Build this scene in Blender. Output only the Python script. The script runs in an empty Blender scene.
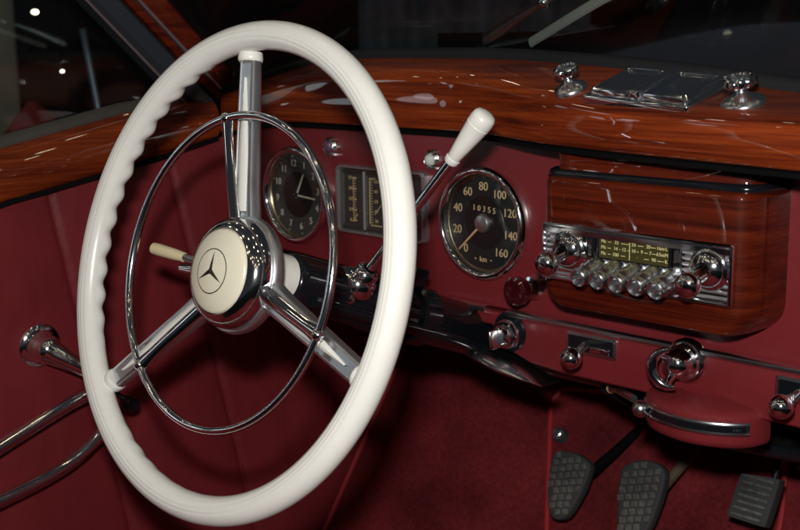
import bpy, bmesh, math, random
from mathutils import Vector, Matrix
random.seed(7)
R_ = math.radians
PI = math.pi
sc = bpy.context.scene
COL = sc.collection
V = Vector

# ------------------------------------------------------------------ materials
def new_mat(name):
    m = bpy.data.materials.new(name); m.use_nodes = True
    nt = m.node_tree
    b = nt.nodes['Principled BSDF']
    return m, nt, b
def nd(nt, t, **kw):
    n = nt.nodes.new(t)
    for k, v in kw.items():
        if k in n.inputs: n.inputs[k].default_value = v
        else: setattr(n, k, v)
    return n
def ramp(nt, stops):
    r = nt.nodes.new('ShaderNodeValToRGB')
    e = r.color_ramp.elements
    while len(e) < len(stops): e.new(0.5)
    for i, (p, c) in enumerate(stops):
        e[i].position = p; e[i].color = (*c, 1)
    return r
def simple(name, col, rough=.4, metal=0., spec=.5, coat=0., coat_rough=.05, var=0., bump=0., bscale=200., rvar=0., crease=0., fine=0.):
    m, nt, b = new_mat(name)
    b.inputs['Base Color'].default_value = (*col, 1)
    b.inputs['Roughness'].default_value = rough
    b.inputs['Metallic'].default_value = metal
    b.inputs['Specular IOR Level'].default_value = spec
    b.inputs['Coat Weight'].default_value = coat
    b.inputs['Coat Roughness'].default_value = coat_rough
    tc = nt.nodes.new('ShaderNodeTexCoord')
    if var:
        n = nd(nt, 'ShaderNodeTexNoise', Scale=9., Detail=6.)
        nt.links.new(tc.outputs['Object'], n.inputs['Vector'])
        r = ramp(nt, [(.3, tuple(c*(1-var) for c in col)), (.7, tuple(min(1, c*(1+var)) for c in col))])
        nt.links.new(n.outputs['Fac'], r.inputs['Fac']); nt.links.new(r.outputs['Color'], b.inputs['Base Color'])
        if fine:
            n2 = nd(nt, 'ShaderNodeTexNoise', Scale=170., Detail=6., Roughness=.8)
            nt.links.new(tc.outputs['Object'], n2.inputs['Vector'])
            r2 = ramp(nt, [(.3, (1-fine*1.6,)*3), (.7, (1+fine,)*3)])
            nt.links.new(n2.outputs['Fac'], r2.inputs['Fac'])
            mxc = nd(nt, 'ShaderNodeMix', data_type='RGBA', blend_type='MULTIPLY'); mxc.inputs[0].default_value = 1.
            nt.links.new(r.outputs['Color'], mxc.inputs[6]); nt.links.new(r2.outputs['Color'], mxc.inputs[7]); nt.links.new(mxc.outputs[2], b.inputs['Base Color'])
    if rvar:
        n = nd(nt, 'ShaderNodeTexNoise', Scale=28., Detail=8., Roughness=.7)
        nt.links.new(tc.outputs['Object'], n.inputs['Vector'])
        mr = nd(nt, 'ShaderNodeMapRange'); mr.inputs['To Min'].default_value = max(0, rough-rvar); mr.inputs['To Max'].default_value = rough+rvar
        nt.links.new(n.outputs['Fac'], mr.inputs['Value']); nt.links.new(mr.outputs['Result'], b.inputs['Roughness'])
    if bump:
        n = nd(nt, 'ShaderNodeTexNoise', Scale=bscale, Detail=4.)
        nt.links.new(tc.outputs['Object'], n.inputs['Vector'])
        bp = nd(nt, 'ShaderNodeBump', Strength=bump, Distance=.001)
        nt.links.new(n.outputs['Fac'], bp.inputs['Height']); nt.links.new(bp.outputs['Normal'], b.inputs['Normal'])
        if crease:
            mp = nd(nt, 'ShaderNodeMapping'); mp.inputs['Scale'].default_value = (10, 17, 6)
            nt.links.new(tc.outputs['Object'], mp.inputs['Vector'])
            n3 = nd(nt, 'ShaderNodeTexNoise', Scale=1., Detail=3., Distortion=.6)
            nt.links.new(mp.outputs[0], n3.inputs['Vector'])
            b3 = nd(nt, 'ShaderNodeBump', Strength=crease, Distance=.012)
            nt.links.new(n3.outputs['Fac'], b3.inputs['Height']); nt.links.new(b3.outputs['Normal'], bp.inputs['Normal'])
    return m
def wood(name, axis, dark=.9, g=1.):
    m, nt, b = new_mat(name)
    tc = nt.nodes.new('ShaderNodeTexCoord')
    def mp(along, across):
        k = nd(nt, 'ShaderNodeMapping')
        s = [across*.12, across*.12, across]; s[axis] = along
        k.inputs['Scale'].default_value = s
        nt.links.new(tc.outputs['Object'], k.inputs['Vector']); return k
    big = nd(nt, 'ShaderNodeTexNoise', Scale=1., Detail=5., Roughness=.6, Distortion=.35)
    nt.links.new(mp(2.2, 46).outputs[0], big.inputs['Vector'])
    fine = nd(nt, 'ShaderNodeTexNoise', Scale=1., Detail=4., Roughness=.7)
    nt.links.new(mp(9, 420).outputs[0], fine.inputs['Vector'])
    wv = nd(nt, 'ShaderNodeTexNoise', Scale=1., Detail=3., Distortion=.25)
    nt.links.new(mp(3, 150).outputs[0], wv.inputs['Vector'])
    a1 = nd(nt, 'ShaderNodeMath', operation='MULTIPLY'); a1.inputs[1].default_value = .42
    nt.links.new(big.outputs['Fac'], a1.inputs[0])
    a2 = nd(nt, 'ShaderNodeMath', operation='MULTIPLY_ADD'); a2.inputs[1].default_value = .34
    nt.links.new(wv.outputs['Fac'], a2.inputs[0]); nt.links.new(a1.outputs[0], a2.inputs[2])
    a3 = nd(nt, 'ShaderNodeMath', operation='MULTIPLY_ADD'); a3.inputs[1].default_value = .24
    nt.links.new(fine.outputs['Fac'], a3.inputs[0]); nt.links.new(a2.outputs[0], a3.inputs[2])
    d = dark
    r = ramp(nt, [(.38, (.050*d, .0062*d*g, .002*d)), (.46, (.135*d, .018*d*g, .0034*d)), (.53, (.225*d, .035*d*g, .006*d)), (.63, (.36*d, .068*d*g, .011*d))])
    nt.links.new(a3.outputs[0], r.inputs['Fac']); nt.links.new(r.outputs['Color'], b.inputs['Base Color'])
    b.inputs['Roughness'].default_value = .55; b.inputs['Specular IOR Level'].default_value = .08
    b.inputs['Coat Weight'].default_value = 1; b.inputs['Coat Roughness'].default_value = .02; b.inputs['Coat IOR'].default_value = 1.52
    n = nd(nt, 'ShaderNodeTexNoise', Scale=14., Detail=2.)
    nt.links.new(tc.outputs['Object'], n.inputs['Vector'])
    bp = nd(nt, 'ShaderNodeBump', Strength=.05, Distance=.002)
    nt.links.new(n.outputs['Fac'], bp.inputs['Height']); nt.links.new(bp.outputs['Normal'], b.inputs['Coat Normal'])
    return m
def glass(name, tint=(.95, .97, .96), gain=1.0):
    m = bpy.data.materials.new(name); m.use_nodes = True
    nt = m.node_tree; nt.nodes.clear()
    o = nt.nodes.new('ShaderNodeOutputMaterial'); mx = nt.nodes.new('ShaderNodeMixShader')
    t = nt.nodes.new('ShaderNodeBsdfTransparent'); t.inputs['Color'].default_value = (*tint, 1)
    g = nt.nodes.new('ShaderNodeBsdfGlossy'); g.inputs['Roughness'].default_value = .01
    f = nt.nodes.new('ShaderNodeLayerWeight')
    pw = nd(nt, 'ShaderNodeMath', operation='POWER'); pw.inputs[1].default_value = 5.
    nt.links.new(f.outputs['Facing'], pw.inputs[0])
    k = nd(nt, 'ShaderNodeMath', operation='MULTIPLY_ADD'); k.inputs[1].default_value = .9*gain; k.inputs[2].default_value = .05*gain
    nt.links.new(pw.outputs[0], k.inputs[0]); nt.links.new(k.outputs[0], mx.inputs[0])
    nt.links.new(t.outputs[0], mx.inputs[1]); nt.links.new(g.outputs[0], mx.inputs[2]); nt.links.new(mx.outputs[0], o.inputs[0])
    return m

M = {}
M['chrome'] = simple('chrome', (.84, .85, .87), .095, 1., rvar=.04, bump=.004, bscale=40)
M['chrome_soft'] = simple('polished_aluminium', (.78, .80, .83), .33, 1., rvar=.08, bump=.03, bscale=90)
M['chrome_dark'] = simple('old_chrome', (.60, .61, .63), .24, 1., rvar=.06)
M['chrome_satin'] = simple('satin_chrome', (.78, .80, .82), .22, 1., rvar=.06)
M['ivory'] = simple('ivory_plastic', (.745, .735, .68), .26, spec=.5, coat=.35, coat_rough=.08, var=.05, fine=.02, rvar=.08, bump=.03, bscale=60)
M['cream'] = simple('cream_enamel', (.72, .67, .53), .28, spec=.5, coat=.3, coat_rough=.05, var=.02)
M['cream_old'] = simple('yellowed_plastic', (.62, .53, .33), .35, var=.12)
M['maroon_paint'] = simple('maroon_paint', (.156, .0158, .0190), .36, spec=.45, coat=.15, coat_rough=.2, var=.10, bump=.10, bscale=300, rvar=.12, fine=.06)
M['leather'] = simple('maroon_leather', (.158, .0162, .0198), .40, spec=.45, var=.14, bump=.16, bscale=420, rvar=.08, crease=.22)
M['carpet'] = simple('maroon_carpet', (.145, .0160, .0190), .95, spec=.1, var=.4, bump=1., bscale=520, fine=.3)
M['piping'] = simple('red_piping', (.30, .018, .02), .5, spec=.4)
M['black_gloss'] = simple('black_gloss_paint', (.006, .007, .009), .14, spec=.5, rvar=.05)
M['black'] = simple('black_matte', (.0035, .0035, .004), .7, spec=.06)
M['dial_black'] = simple('dial_black', (.012, .014, .015), .5, spec=.3)
M['dial_dark'] = simple('dial_inner', (.007, .009, .010), .3)
M['dial_grey'] = simple('dial_grey', (.035, .040, .040), .55)
M['tan_mark'] = simple('tan_marking', (.58, .42, .24), .6)
M['ivory_mark'] = simple('ivory_marking', (.50, .48, .40), .6)
M['needle'] = simple('needle_orange', (.62, .36, .20), .45)
M['brass_rim'] = simple('aged_brass', (.50, .40, .24), .3, 1.)
M['rubber'] = simple('pedal_rubber', (.032, .034, .034), .75, spec=.3, var=.35, bump=.3, bscale=160)
M['seal'] = simple('grey_seal_rubber', (.013, .013, .014), .75, spec=.15, var=.2)
M['pillar_grey'] = simple('pillar_blue_grey', (.022, .027, .035), .3, spec=.5)
M['dull_frame'] = simple('dull_frame', (.46, .48, .49), .26, .85, rvar=.1)
M['tread'] = simple('worn_tread_rubber', (.080, .080, .074), .75, spec=.25, var=.5, fine=.45, bump=.3, bscale=160)
M['felt'] = simple('felt_weatherstrip', (.050, .045, .038), .9, var=.2, bump=.4)
M['wood'] = wood('varnished_walnut', 0, .95, 1.0)
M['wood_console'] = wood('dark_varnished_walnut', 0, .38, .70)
M['wood_door'] = wood('varnished_walnut_door', 1, .80)
M['glass'] = glass('thin_glass')
M['gauge_glass'] = glass('gauge_glass', (.93, .94, .92), 1.0)
M['screen_glass'] = glass('windscreen_glass', (.86, .9, .9), .55)
M['star'] = simple('emblem_black', (.02, .018, .015), .3)
M['mark_line'] = simple('spoke_shadow_line', (.3, .3, .3), .3, 1.)
M['radio_scale'] = simple('radio_scale_glass', (.050, .045, .014), .22, coat=.5)
M['radio_mark'] = simple('radio_marking', (.62, .56, .28), .5)
M['jewel_purple'] = simple('purple_jewel', (.10, .05, .10), .08, coat=1.)
M['jewel_pearl'] = simple('pearl_jewel', (.55, .58, .52), .2, coat=1.)
M['knob_red'] = simple('dark_red_bakelite', (.035, .003, .004), .12, coat=1.)
M['tan_pipe'] = simple('copper_fitting', (.55, .36, .17), .35, .6)
M['arm_metal'] = simple('worn_arm_metal', (.16, .12, .08), .5, .4, var=.3)
M['wiper_grey'] = simple('dull_wiper_metal', (.30, .29, .26), .45, .2, var=.2)
M['bonnet'] = simple('dark_maroon_bodywork', (.020, .003, .004), .2, coat=1.)
M['backdrop'] = simple('showroom_wall', (.006, .0065, .008), .8, var=.4)
M['ground'] = simple('showroom_floor', (.006, .0055, .0055), .45, var=.3)
M['panel_grey'] = simple('grey_board', (.15, .145, .125), .8, var=.25)
M['panel_blue'] = simple('blue_grey_cloth', (.11, .14, .18), .9, var=.4)
M['red_cloth'] = simple('red_cloth', (.15, .010, .010), .7, var=.3)
M['pole'] = simple('pale_blue_pole', (.22, .30, .38), .3, .4)
def emit(name, col, s):
    m, nt, b = new_mat(name)
    b.inputs['Emission Color'].default_value = (*col, 1); b.inputs['Emission Strength'].default_value = s
    return m
M['lamp'] = emit('lamp_glow', (1, .88, .68), 9.)

# ------------------------------------------------------------------ mesh builder
def basis(axis, xdir=None):
    z = V(axis).normalized()
    x = V(xdir) if xdir is not None else (V((0, 0, 1)) if abs(z.z) < .9 else V((1, 0, 0)))
    x = (x - z*x.dot(z)).normalized()
    return x, z.cross(x), z
class MB:
    def __init__(s): s.v = []; s.f = []
    def add(s, vs, fs):
        o = len(s.v); s.v += [V(p) for p in vs]; s.f += [tuple(i+o for i in f) for f in fs]; return s
    def grid(s, rows, closed_u=False, closed_v=False):
        n, m = len(rows), len(rows[0]); fs = []
        for i in range(n if closed_u else n-1):
            for j in range(m if closed_v else m-1):
                a, b = i, (i+1) % n; c, d = j, (j+1) % m
                fs.append((a*m+c, b*m+c, b*m+d, a*m+d))
        return s.add([p for r in rows for p in r], fs)
    def lathe(s, prof, o, axis, seg=48, xdir=None, flute=None):
        x, y, z = basis(axis, xdir); o = V(o); rows = []
        for r, h in prof:
            rows.append([o+z*h+(x*math.cos(2*PI*k/seg)+y*math.sin(2*PI*k/seg))*max(r, 1e-5)*(1 if not flute else 1-flute[1]*max(0, math.cos(2*PI*k/seg*flute[0]))**2) for k in range(seg)])
        return s.grid(rows, closed_v=True)
    def tube(s, pts, rad, seg=14, closed=False, cap=True, flat=1.0, up=None):
        pts = [V(p) for p in pts]; n = len(pts)
        rad = rad if isinstance(rad, (list, tuple)) else [rad]*n
        rows = []; px = None
        for i in range(n):
            if closed: t = pts[(i+1) % n]-pts[i-1]
            else: t = pts[min(i+1, n-1)]-pts[max(i-1, 0)]
            t.normalize()
            if px is None: x, y, _ = basis(t, up)
            else:
                x = (px-t*px.dot(t)).normalized(); y = t.cross(x)
            px = x
            rows.append([pts[i]+(x*math.cos(2*PI*k/seg)+y*math.sin(2*PI*k/seg)*flat)*rad[i] for k in range(seg)])
        base = len(s.v)
        s.grid(rows, closed_u=closed, closed_v=True)
        if cap and not closed:
            s.f.append(tuple(base+k for k in range(seg))[::-1]); s.f.append(tuple(base+(n-1)*seg+k for k in range(seg)))
        return s
    def box(s, c, size, X=(1, 0, 0), Y=(0, 1, 0)):
        X = V(X).normalized(); Y = V(Y); Y = (Y-X*Y.dot(X)).normalized(); Z = X.cross(Y); c = V(c)
        vs = [c+X*(size[0]/2*i)+Y*(size[1]/2*j)+Z*(size[2]/2*k) for k in (-1, 1) for j in (-1, 1) for i in (-1, 1)]
        return s.add(vs, [(0, 2, 3, 1), (4, 5, 7, 6), (0, 1, 5, 4), (2, 6, 7, 3), (0, 4, 6, 2), (1, 3, 7, 5)])
    def prism(s, poly, o, X, Y, depth):
        """poly 2d in X,Y at o, extruded along X x Y by depth"""
        X = V(X); Y = V(Y); N = X.cross(Y).normalized(); o = V(o); n = len(poly)
        vs = [o+X*p[0]+Y*p[1] for p in poly]+[o+X*p[0]+Y*p[1]+N*depth for p in poly]
        return s.add(vs, [tuple(range(n))[::-1], tuple(range(n, 2*n))]+[(i, (i+1) % n, n+(i+1) % n, n+i) for i in range(n)])
    def ball(s, c, r, seg=24, sx=(1, 0, 0), axis=(0, 0, 1), squash=1.):
        prof = [(r*math.sin(PI*i/14), -r*squash*math.cos(PI*i/14)) for i in range(15)]
        return s.lathe(prof, c, axis, seg)
    def build(s, name, mat, parent=None, smooth=True, bevel=0., bseg=3, angle=35, kind=None):
        off = V(parent_world(parent)) if parent else V((0, 0, 0))
        me = bpy.data.meshes.new(name)
        me.from_pydata([tuple(p-off) for p in s.v], [], s.f)
        bm = bmesh.new(); bm.from_mesh(me)
        bmesh.ops.remove_doubles(bm, verts=bm.verts, dist=2e-5)
        bmesh.ops.dissolve_degenerate(bm, edges=bm.edges, dist=1e-6)
        bmesh.ops.recalc_face_normals(bm, faces=bm.faces)
        if bevel:
            es = [e for e in bm.edges if len(e.link_faces) == 2 and e.calc_face_angle(0) > R_(30)]
            bmesh.ops.bevel(bm, geom=es, offset=bevel, segments=bseg, profile=.5, affect='EDGES', clamp_overlap=True)
        bm.to_mesh(me); bm.free()
        me.materials.append(M[mat] if isinstance(mat, str) else mat)
        for p in me.polygons: p.use_smooth = smooth
        if smooth:
            me.set_sharp_from_angle(angle=R_(angle))
        o = bpy.data.objects.new(name, me); COL.objects.link(o)
        if parent: o.parent = parent
        if kind: o['kind'] = kind
        return o
def parent_world(o):
    p = V((0, 0, 0))
    while o: p += o.location; o = o.parent
    return p
def thing(name, label, cat, loc, group=None):
    o = bpy.data.objects.new(name, None); COL.objects.link(o); o.location = loc; o.empty_display_size = .02
    o['label'] = label; o['category'] = cat
    if group: o['group'] = group
    return o
def tag(o, label, cat, group=None):
    o['label'] = label; o['category'] = cat
    if group: o['group'] = group
    return o
def text_faces(mb, txt, size, o, X, Y, depth=.0003, align='CENTER'):
    """lettering as thin raised mesh: X reading direction, Y up"""
    cu = bpy.data.curves.new('lettering', 'FONT'); cu.body = txt; cu.size = size; cu.align_x = align; cu.align_y = 'CENTER'
    cu.extrude = depth; cu.resolution_u = 3
    ob = bpy.data.objects.new('lettering', cu); COL.objects.link(ob)
    dg = bpy.context.evaluated_depsgraph_get()
    me = bpy.data.meshes.new_from_object(ob.evaluated_get(dg))
    X = V(X).normalized(); Y = V(Y).normalized(); N = X.cross(Y); o = V(o)
    mb.add([o+X*v.co.x+Y*v.co.y+N*v.co.z for v in me.vertices], [tuple(p.vertices) for p in me.polygons])
    bpy.data.objects.remove(ob); bpy.data.curves.remove(cu); bpy.data.meshes.remove(me)
def interp(x, tab):
    if x <= tab[0][0]: return tab[0][1]
    for (a, p), (b, q) in zip(tab, tab[1:]):
        if x <= b:
            t = (x-a)/(b-a); t = t*t*(3-2*t) if True else t
            return p+(q-p)*t
    return tab[-1][1]
def lin(x, tab):
    if x <= tab[0][0]: return tab[0][1]
    for (a, p), (b, q) in zip(tab, tab[1:]):
        if x <= b: return p+(q-p)*(x-a)/(b-a)
    return tab[-1][1]
def bez(p0, p1, p2, n=16):
    p0, p1, p2 = V(p0), V(p1), V(p2)
    return [p0*(1-t)**2+p1*2*t*(1-t)+p2*t*t for t in [i/n for i in range(n+1)]]
def catmull(pts, n=8, closed=False):
    pts = [V(p) for p in pts]; out = []; N = len(pts)
    for i in range(N if closed else N-1):
        g = (lambda k: pts[k % N]) if closed else (lambda k: pts[max(0, min(N-1, k))])
        a, b, c, d = g(i-1), g(i), g(i+1), g(i+2)
        for k in range(n):
            t = k/n
            out.append(.5*((2*b)+(c-a)*t+(2*a-5*b+4*c-d)*t*t+(3*b-a-3*c+d)*t**3))
    if not closed: out.append(pts[-1])
    return out
def rrect(w, h, r, n=5):
    p = []
    for cx, cy, a0 in ((w/2-r, h/2-r, 0), (-w/2+r, h/2-r, 90), (-w/2+r, -h/2+r, 180), (w/2-r, -h/2+r, 270)):
        for k in range(n+1):
            a = R_(a0+90*k/n); p.append((cx+r*math.cos(a), cy+r*math.sin(a)))
    return p

# ================================================================== STEERING WHEEL
W = V((-.0263, -.3074, .6123)); WN = V((-.0186, .9623, -.2714)).normalized()
WA = V((.9998, .0193, 0)); WA = (WA-WN*WA.dot(WN)).normalized(); WB = WA.cross(WN)*-1
if WB.z < 0: WB = -WB
def wp(x, y, s): return W+WA*x+WB*y+WN*s
def wpol(r, deg, s): return wp(r*math.cos(R_(deg)), r*math.sin(R_(deg)), s)
SPOKES = (98.5, 221.0, 341.2)
wheel = thing('steering_wheel', 'large ivory steering wheel with chrome horn ring and three polished spokes', 'steering wheel', W+WN*.08)
# rim
mb = MB(); rows = []; NU, NV = 720, 72; RM, RT = .2007, .0124
def near_spoke(d):
    return min(abs((d-s+180) % 360-180) for s in SPOKES)
for i in range(NU):
    d = 360*i/NU; rad = WA*math.cos(R_(d))+WB*math.sin(R_(d))
    amp = min(1, max(0, (near_spoke(d)-11)/14))
    if 20 < d < 97: amp = 0
    if 225 < d < 322: amp *= 1-.92*min(1, (d-225)/35)*min(1, (322-d)/10)
    row = []
    for j in range(NV):
        v = 2*PI*j/NV; vd = math.degrees(v)
        w = max(0, math.cos(R_(min(90, abs(vd-232)*1.5))))
        bump = .5+.5*math.cos(R_(d)*50)
        r = RT+w*amp*(.0032*bump**.8-.0012)
        for gc, gd in ((97, .0009), (112, .0008), (82, .0007)):
            r -= gd*math.exp(-((vd-gc)/3.2)**2)
        row.append(W+rad*(RM+r*math.cos(v))-WN*(r*math.sin(v)))
    rows.append(row)
mb.grid(rows, True, True); mb.build('rim', 'ivory', wheel, angle=80)
# spokes: polished blades with a tapered ivory inlay, ivory boss at the rim
for d in SPOKES:
    th = R_(d); u = WA*math.cos(th)+WB*math.sin(th); t = WB*math.cos(th)-WA*math.sin(th)
    # u radial, t sideways
    def sp(r): return lin(r, [(.04, .0125), (.10, .0085), (.19, .003)])
    secs = []
    for k in range(15):
        r = .040+(.189-.040)*k/14
        hw = lin(r, [(.04, .0145), (.07, .0120), (.19, .0096)])
        s0 = sp(r); c = W+u*r
        dep = lin(r, [(.04, .014), (.19, .0105)])
        prof = [(-1, .7), (-.98, .25), (-.88, .05), (-.68, -.02), (-.64, .05), (.64, .05), (.68, -.02), (.88, .05), (.98, .25), (1, .7), (.8, 1), (-.8, 1)]
        secs.append([c+t*(hw*a)+WN*(s0+dep*b) for a, b in prof])
    mb = MB(); mb.grid(secs, closed_v=True); b0 = 0
    n = len(secs[0]); mb.f.append(tuple(range(n))); mb.f.append(tuple(14*n+k for k in range(n)))
    spo = mb.build('spoke', 'chrome_soft', wheel, angle=28)
    mb = MB(); rowi = []
    for k in range(25):
        r = .051+(.167-.051)*k/24
        hw = .0066*min(1, ((.169-r)/.07))**.75 + .0002
        s0 = sp(r)
        rowi.append([W+u*r+t*(hw*a)+WN*(s0-.0002-.0012*(1-abs(a))+.0012*(abs(a) > .99)) for a in (-1, -.7, -.3, 0, .3, .7, 1)])
    mb.grid(rowi); mb.build('inlay', 'ivory', spo)
    mb = MB(); c = W+u*.1855+WN*.0080
    mb.lathe([(0, -.0050), (.0094, -.0047), (.0108, -.003), (.0110, -.001), (.0104, .004)], c, u, 28)
    mb.build('boss', 'ivory', spo)
# hub
def capz(r): return -.0066-.0080*max(0, 1-(r/.0362)**2)**.75
HC = W-WB*.0026
mb = MB(); mb.lathe([(.024, .0245), (.046, .0245), (.0505, .0225), (.0518, .0180), (.0510, .0140), (.0495, .0120), (.046, .0120)], HC, WN, 72)
mb.build('hub_base', 'chrome_soft', wheel, angle=50)
mb = MB(); mb.lathe([(.0470, .0150), (.0480, .0110), (.0480, .0080), (.0468, .0030), (.0440, -.0020), (.0405, -.0050), (.0372, -.0062), (.0366, -.0056), (.0364, -.003)], HC, WN, 96)
mb.build('hub_bell', 'chrome', wheel, angle=60)
mb = MB(); mb.lathe([(.0363, -.003), (.0362, -.0058)]+[(q, capz(q)) for q in (.0355, .034, .032, .029, .025, .020, .015, .010, .005, 0)], HC, WN, 72)
cap = mb.build('hub_cap', 'cream', wheel, angle=60)
# emblem: star in a ring, following the slightly domed cap
EC = HC-WB*.001
mb = MB()
for ra, rb in ((.0184, .0193),):
    N = 72
    mb.grid([[EC+(WA*math.cos(2*PI*k/N)+WB*math.sin(2*PI*k/N))*r+WN*(capz(r)-.0003) for k in range(N)] for r in (ra, rb)], closed_v=True)
mb.build('emblem_ring', 'star', cap)
mb = MB()
for k in range(3):
    a = R_(90+120*k)
    tip = (WA*math.cos(a)+WB*math.sin(a))
    for sgn in (1, -1):
        q = WA*math.cos(a+sgn*R_(60))+WB*math.sin(a+sgn*R_(60))
        c0 = [EC+tip*(.0178*f)+WN*(capz(.0178*f)-.0011+.0006*f) for f in (0, .33, .66, 1)]
        e0 = [EC+q*(.0024*(1-f))+tip*(.0178*f)+WN*(capz(.0178*f)-.0002) for f in (0, .33, .66, 1)]
        mb.add(c0+e0, [(0, 1, 5, 4), (1, 2, 6, 5), (2, 3, 6)])
mb.build('emblem_star', 'star', cap, smooth=False)
# horn ring with three arms
RC = W-WB*.0022
N = 160
horn = MB().tube([RC+(WA*math.cos(2*PI*k/N)+WB*math.sin(2*PI*k/N))*.1338+WN*(-.002) for k in range(N)], .0036, 14, closed=True).build('horn_ring', 'chrome', wheel, angle=60)
for d in (104.0, 226.5, 345.5):
    th = R_(d); u = WA*math.cos(th)+WB*math.sin(th); t = WB*math.cos(th)-WA*math.sin(th)
    secs = []
    for k in range(13):
        r = .044+(.1335-.044)*k/12
        hw = lin(r, [(.044, .0070), (.115, .0060), (.1335, .0078)])
        s0 = lin(r, [(.044, .0095), (.09, .003), (.1335, -.002)])
        secs.append([RC+u*r+t*(hw*a)+WN*(s0+.0034*b) for a, b in ((-1, .3), (-.7, -.5), (-.15, -.9), (.15, -.9), (.7, -.5), (1, .3), (.6, 1), (-.6, 1))])
    mb = MB(); mb.grid(secs, closed_v=True); mb.f.append(tuple(range(8))); mb.f.append(tuple(96+k for k in range(8)))
    mb.ball(RC+u*.1338-WN*.0022, .0052, 16)
    mb.build('horn_arm', 'chrome', horn, angle=35)

# ================================================================== STEERING COLUMN
colm = thing('steering_column', 'glossy black steering column running from the wheel hub under the dashboard', 'steering column', wp(0, 0, .5))
mb = MB(); mb.lathe([(.024, .022), (.0262, .026), (.0258, .034), (.0232, .044), (.0222, .056), (.0215, .069), (.018, .070)], W, WN, 48)
mb.build('collar', 'ivory', colm)
CA = wp(0, 0, .062); CD = (wp(0, -.047, .66)-CA).normalized()
mb = MB(); mb.lathe([(.0, .003), (.0222, .004), (.0245, .007), (.0252, .014), (.0256, .105), (.0275, .110), (.0275, .150), (.0260, .155), (.0260, .60), (0, .60)], CA, CD, 48)
mb.build('jacket', 'black_gloss', colm, angle=50)
mb = MB(); q = CA+CD*.17
mb.lathe([(.0262, 0), (.0300, .001), (.0300, .022), (.0262, .023)], q, CD, 40)
mb.box(q+CD*.011+V((0, .0, .030)), (.018, .018, .034), X=(1, 0, 0), Y=CD); mb.build('clamp', 'black_gloss', colm, angle=40)
mb = MB(); mb.tube([CA+CD*.02+V((.022, 0, -.014)), CA+CD*.3+V((.025, 0, -.016)), CA+CD*.5+V((.025, 0, -.016))], .0062, 12); mb.build('shift_rod', 'black_gloss', colm)
mb = MB()
for sgn in (1,):
    c = wp(.018, .004-.012*sgn, .118+.012*sgn)
    mb.ball(c, .0085, 18)
mb.build('clamp_bolt', 'chrome', colm)
# black support shroud under the dash
mb = MB(); poly = [(-.30, .549), (-.20, .541), (-.10, .530), (-.058, .526), (-.04, .508), (.012, .503), (.022, .490), (-.02, .478), (-.12, .498), (-.30, .535)]
mb.prism(poly, (0, .012, 0), (1, 0, 0), (0, 0, 1), -.17)
mb.build('support_shroud', 'black', colm, bevel=.004)
# polished bracket beneath the column
P0 = V((-.012, -.005, .4845)); P1 = V((.078, .005, .4655))
secs = []
for k in range(13):
    t = k/12; c = P0.lerp(P1, t); h = .0065*math.sin(PI*min(1, .12+t*.95))**.7+.0008; w_ = .022*(1-.55*abs(t-.45))
    secs.append([c+V((0, -w_*math.cos(a), 0))*1+V((0, 0, h*math.sin(a))) for a in [2*PI*q/14 for q in range(14)]])
mb = MB(); mb.grid(secs, closed_v=True); mb.f.append(tuple(range(14))); mb.f.append(tuple(12*14+k for k in range(14)))
mb.build('column_bracket', 'chrome_satin', colm, angle=60)

# gear lever
GA = V((-.0104, -.170, .5794)); GB = V((.0895, -.150, .6992)); GD = (GB-GA).normalized(); GL = (GB-GA).length
gear = thing('gear_lever', 'column gear lever with white conical knob and chrome ball joint', 'gear lever', GA)
mb = MB(); mb.ball(GA, .0172, 32); mb.lathe([(.0125, .008), (.0112, .019), (.007, .022)], GA, GD, 24)
mb.lathe([(.016, .0), (.0145, .012), (.012, .02)], GA, -V((.3, .2, -.1)).normalized(), 28)
mb.build('ball_joint', 'chrome', gear, angle=50)
mb = MB(); mb.tube([GA+GD*.016, GA+GD*(GL*.5), GA+GD*(GL+.006)], [.0052, .0047, .0044], 16)
mb.build('rod', 'chrome', gear)
kb = GA+GD*(GL+.001)
mb = MB(); mb.lathe([(.0, .0), (.0052, .0), (.0060, .002), (.0076, .014), (.0093, .028), (.0104, .0375), (.0106, .0388), (.0099, .0394), (.0099, .0400), (.0107, .0406), (.0108, .0450), (.0100, .0490), (.0082, .0512), (.004, .0524), (0, .0526)], kb, GD, 40)
mb.lathe([(.0056, -.004), (.0068, -.002), (.0068, .001), (.005, .002)], kb, GD, 24)
mb.build('knob', 'ivory', gear, angle=50)
# indicator stalk
SA = V((-.1932, -.270, .6058)); SB = V((-.1520, -.262, .6005)); SC = V((-.03, -.250, .5960))
stk = thing('indicator_stalk', 'short indicator stalk with yellowed cream grip behind the wheel hub', 'stalk', SC)
sd = (SB-SA).normalized()
mb = MB(); mb.lathe([(0, -.0003), (.0046, 0), (.0056, .0012), (.0060, .008), (.0055, .030), (.0046, .0415), (.003, .042)], SA, sd, 22); mb.build('grip', 'cream_old', stk)
mb = MB(); mb.tube([SB-sd*.002, SB+sd*.012, SB+sd*.03+V((0, .006, -.004)), SC], [.0036, .0034, .0034, .0034], 14); mb.build('stem', 'chrome_dark', stk)
mb = MB(); mb.tube([SB+V((-.008, .002, -.0115)), SB+V((.020, .008, -.012)), SC+V((0, 0, -.012))], [.0042, .0062, .0062], 16); mb.ball(SB+V((-.008, .002, -.0115)), .0042, 14)
mb.build('switch_arm', 'chrome', stk)

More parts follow.
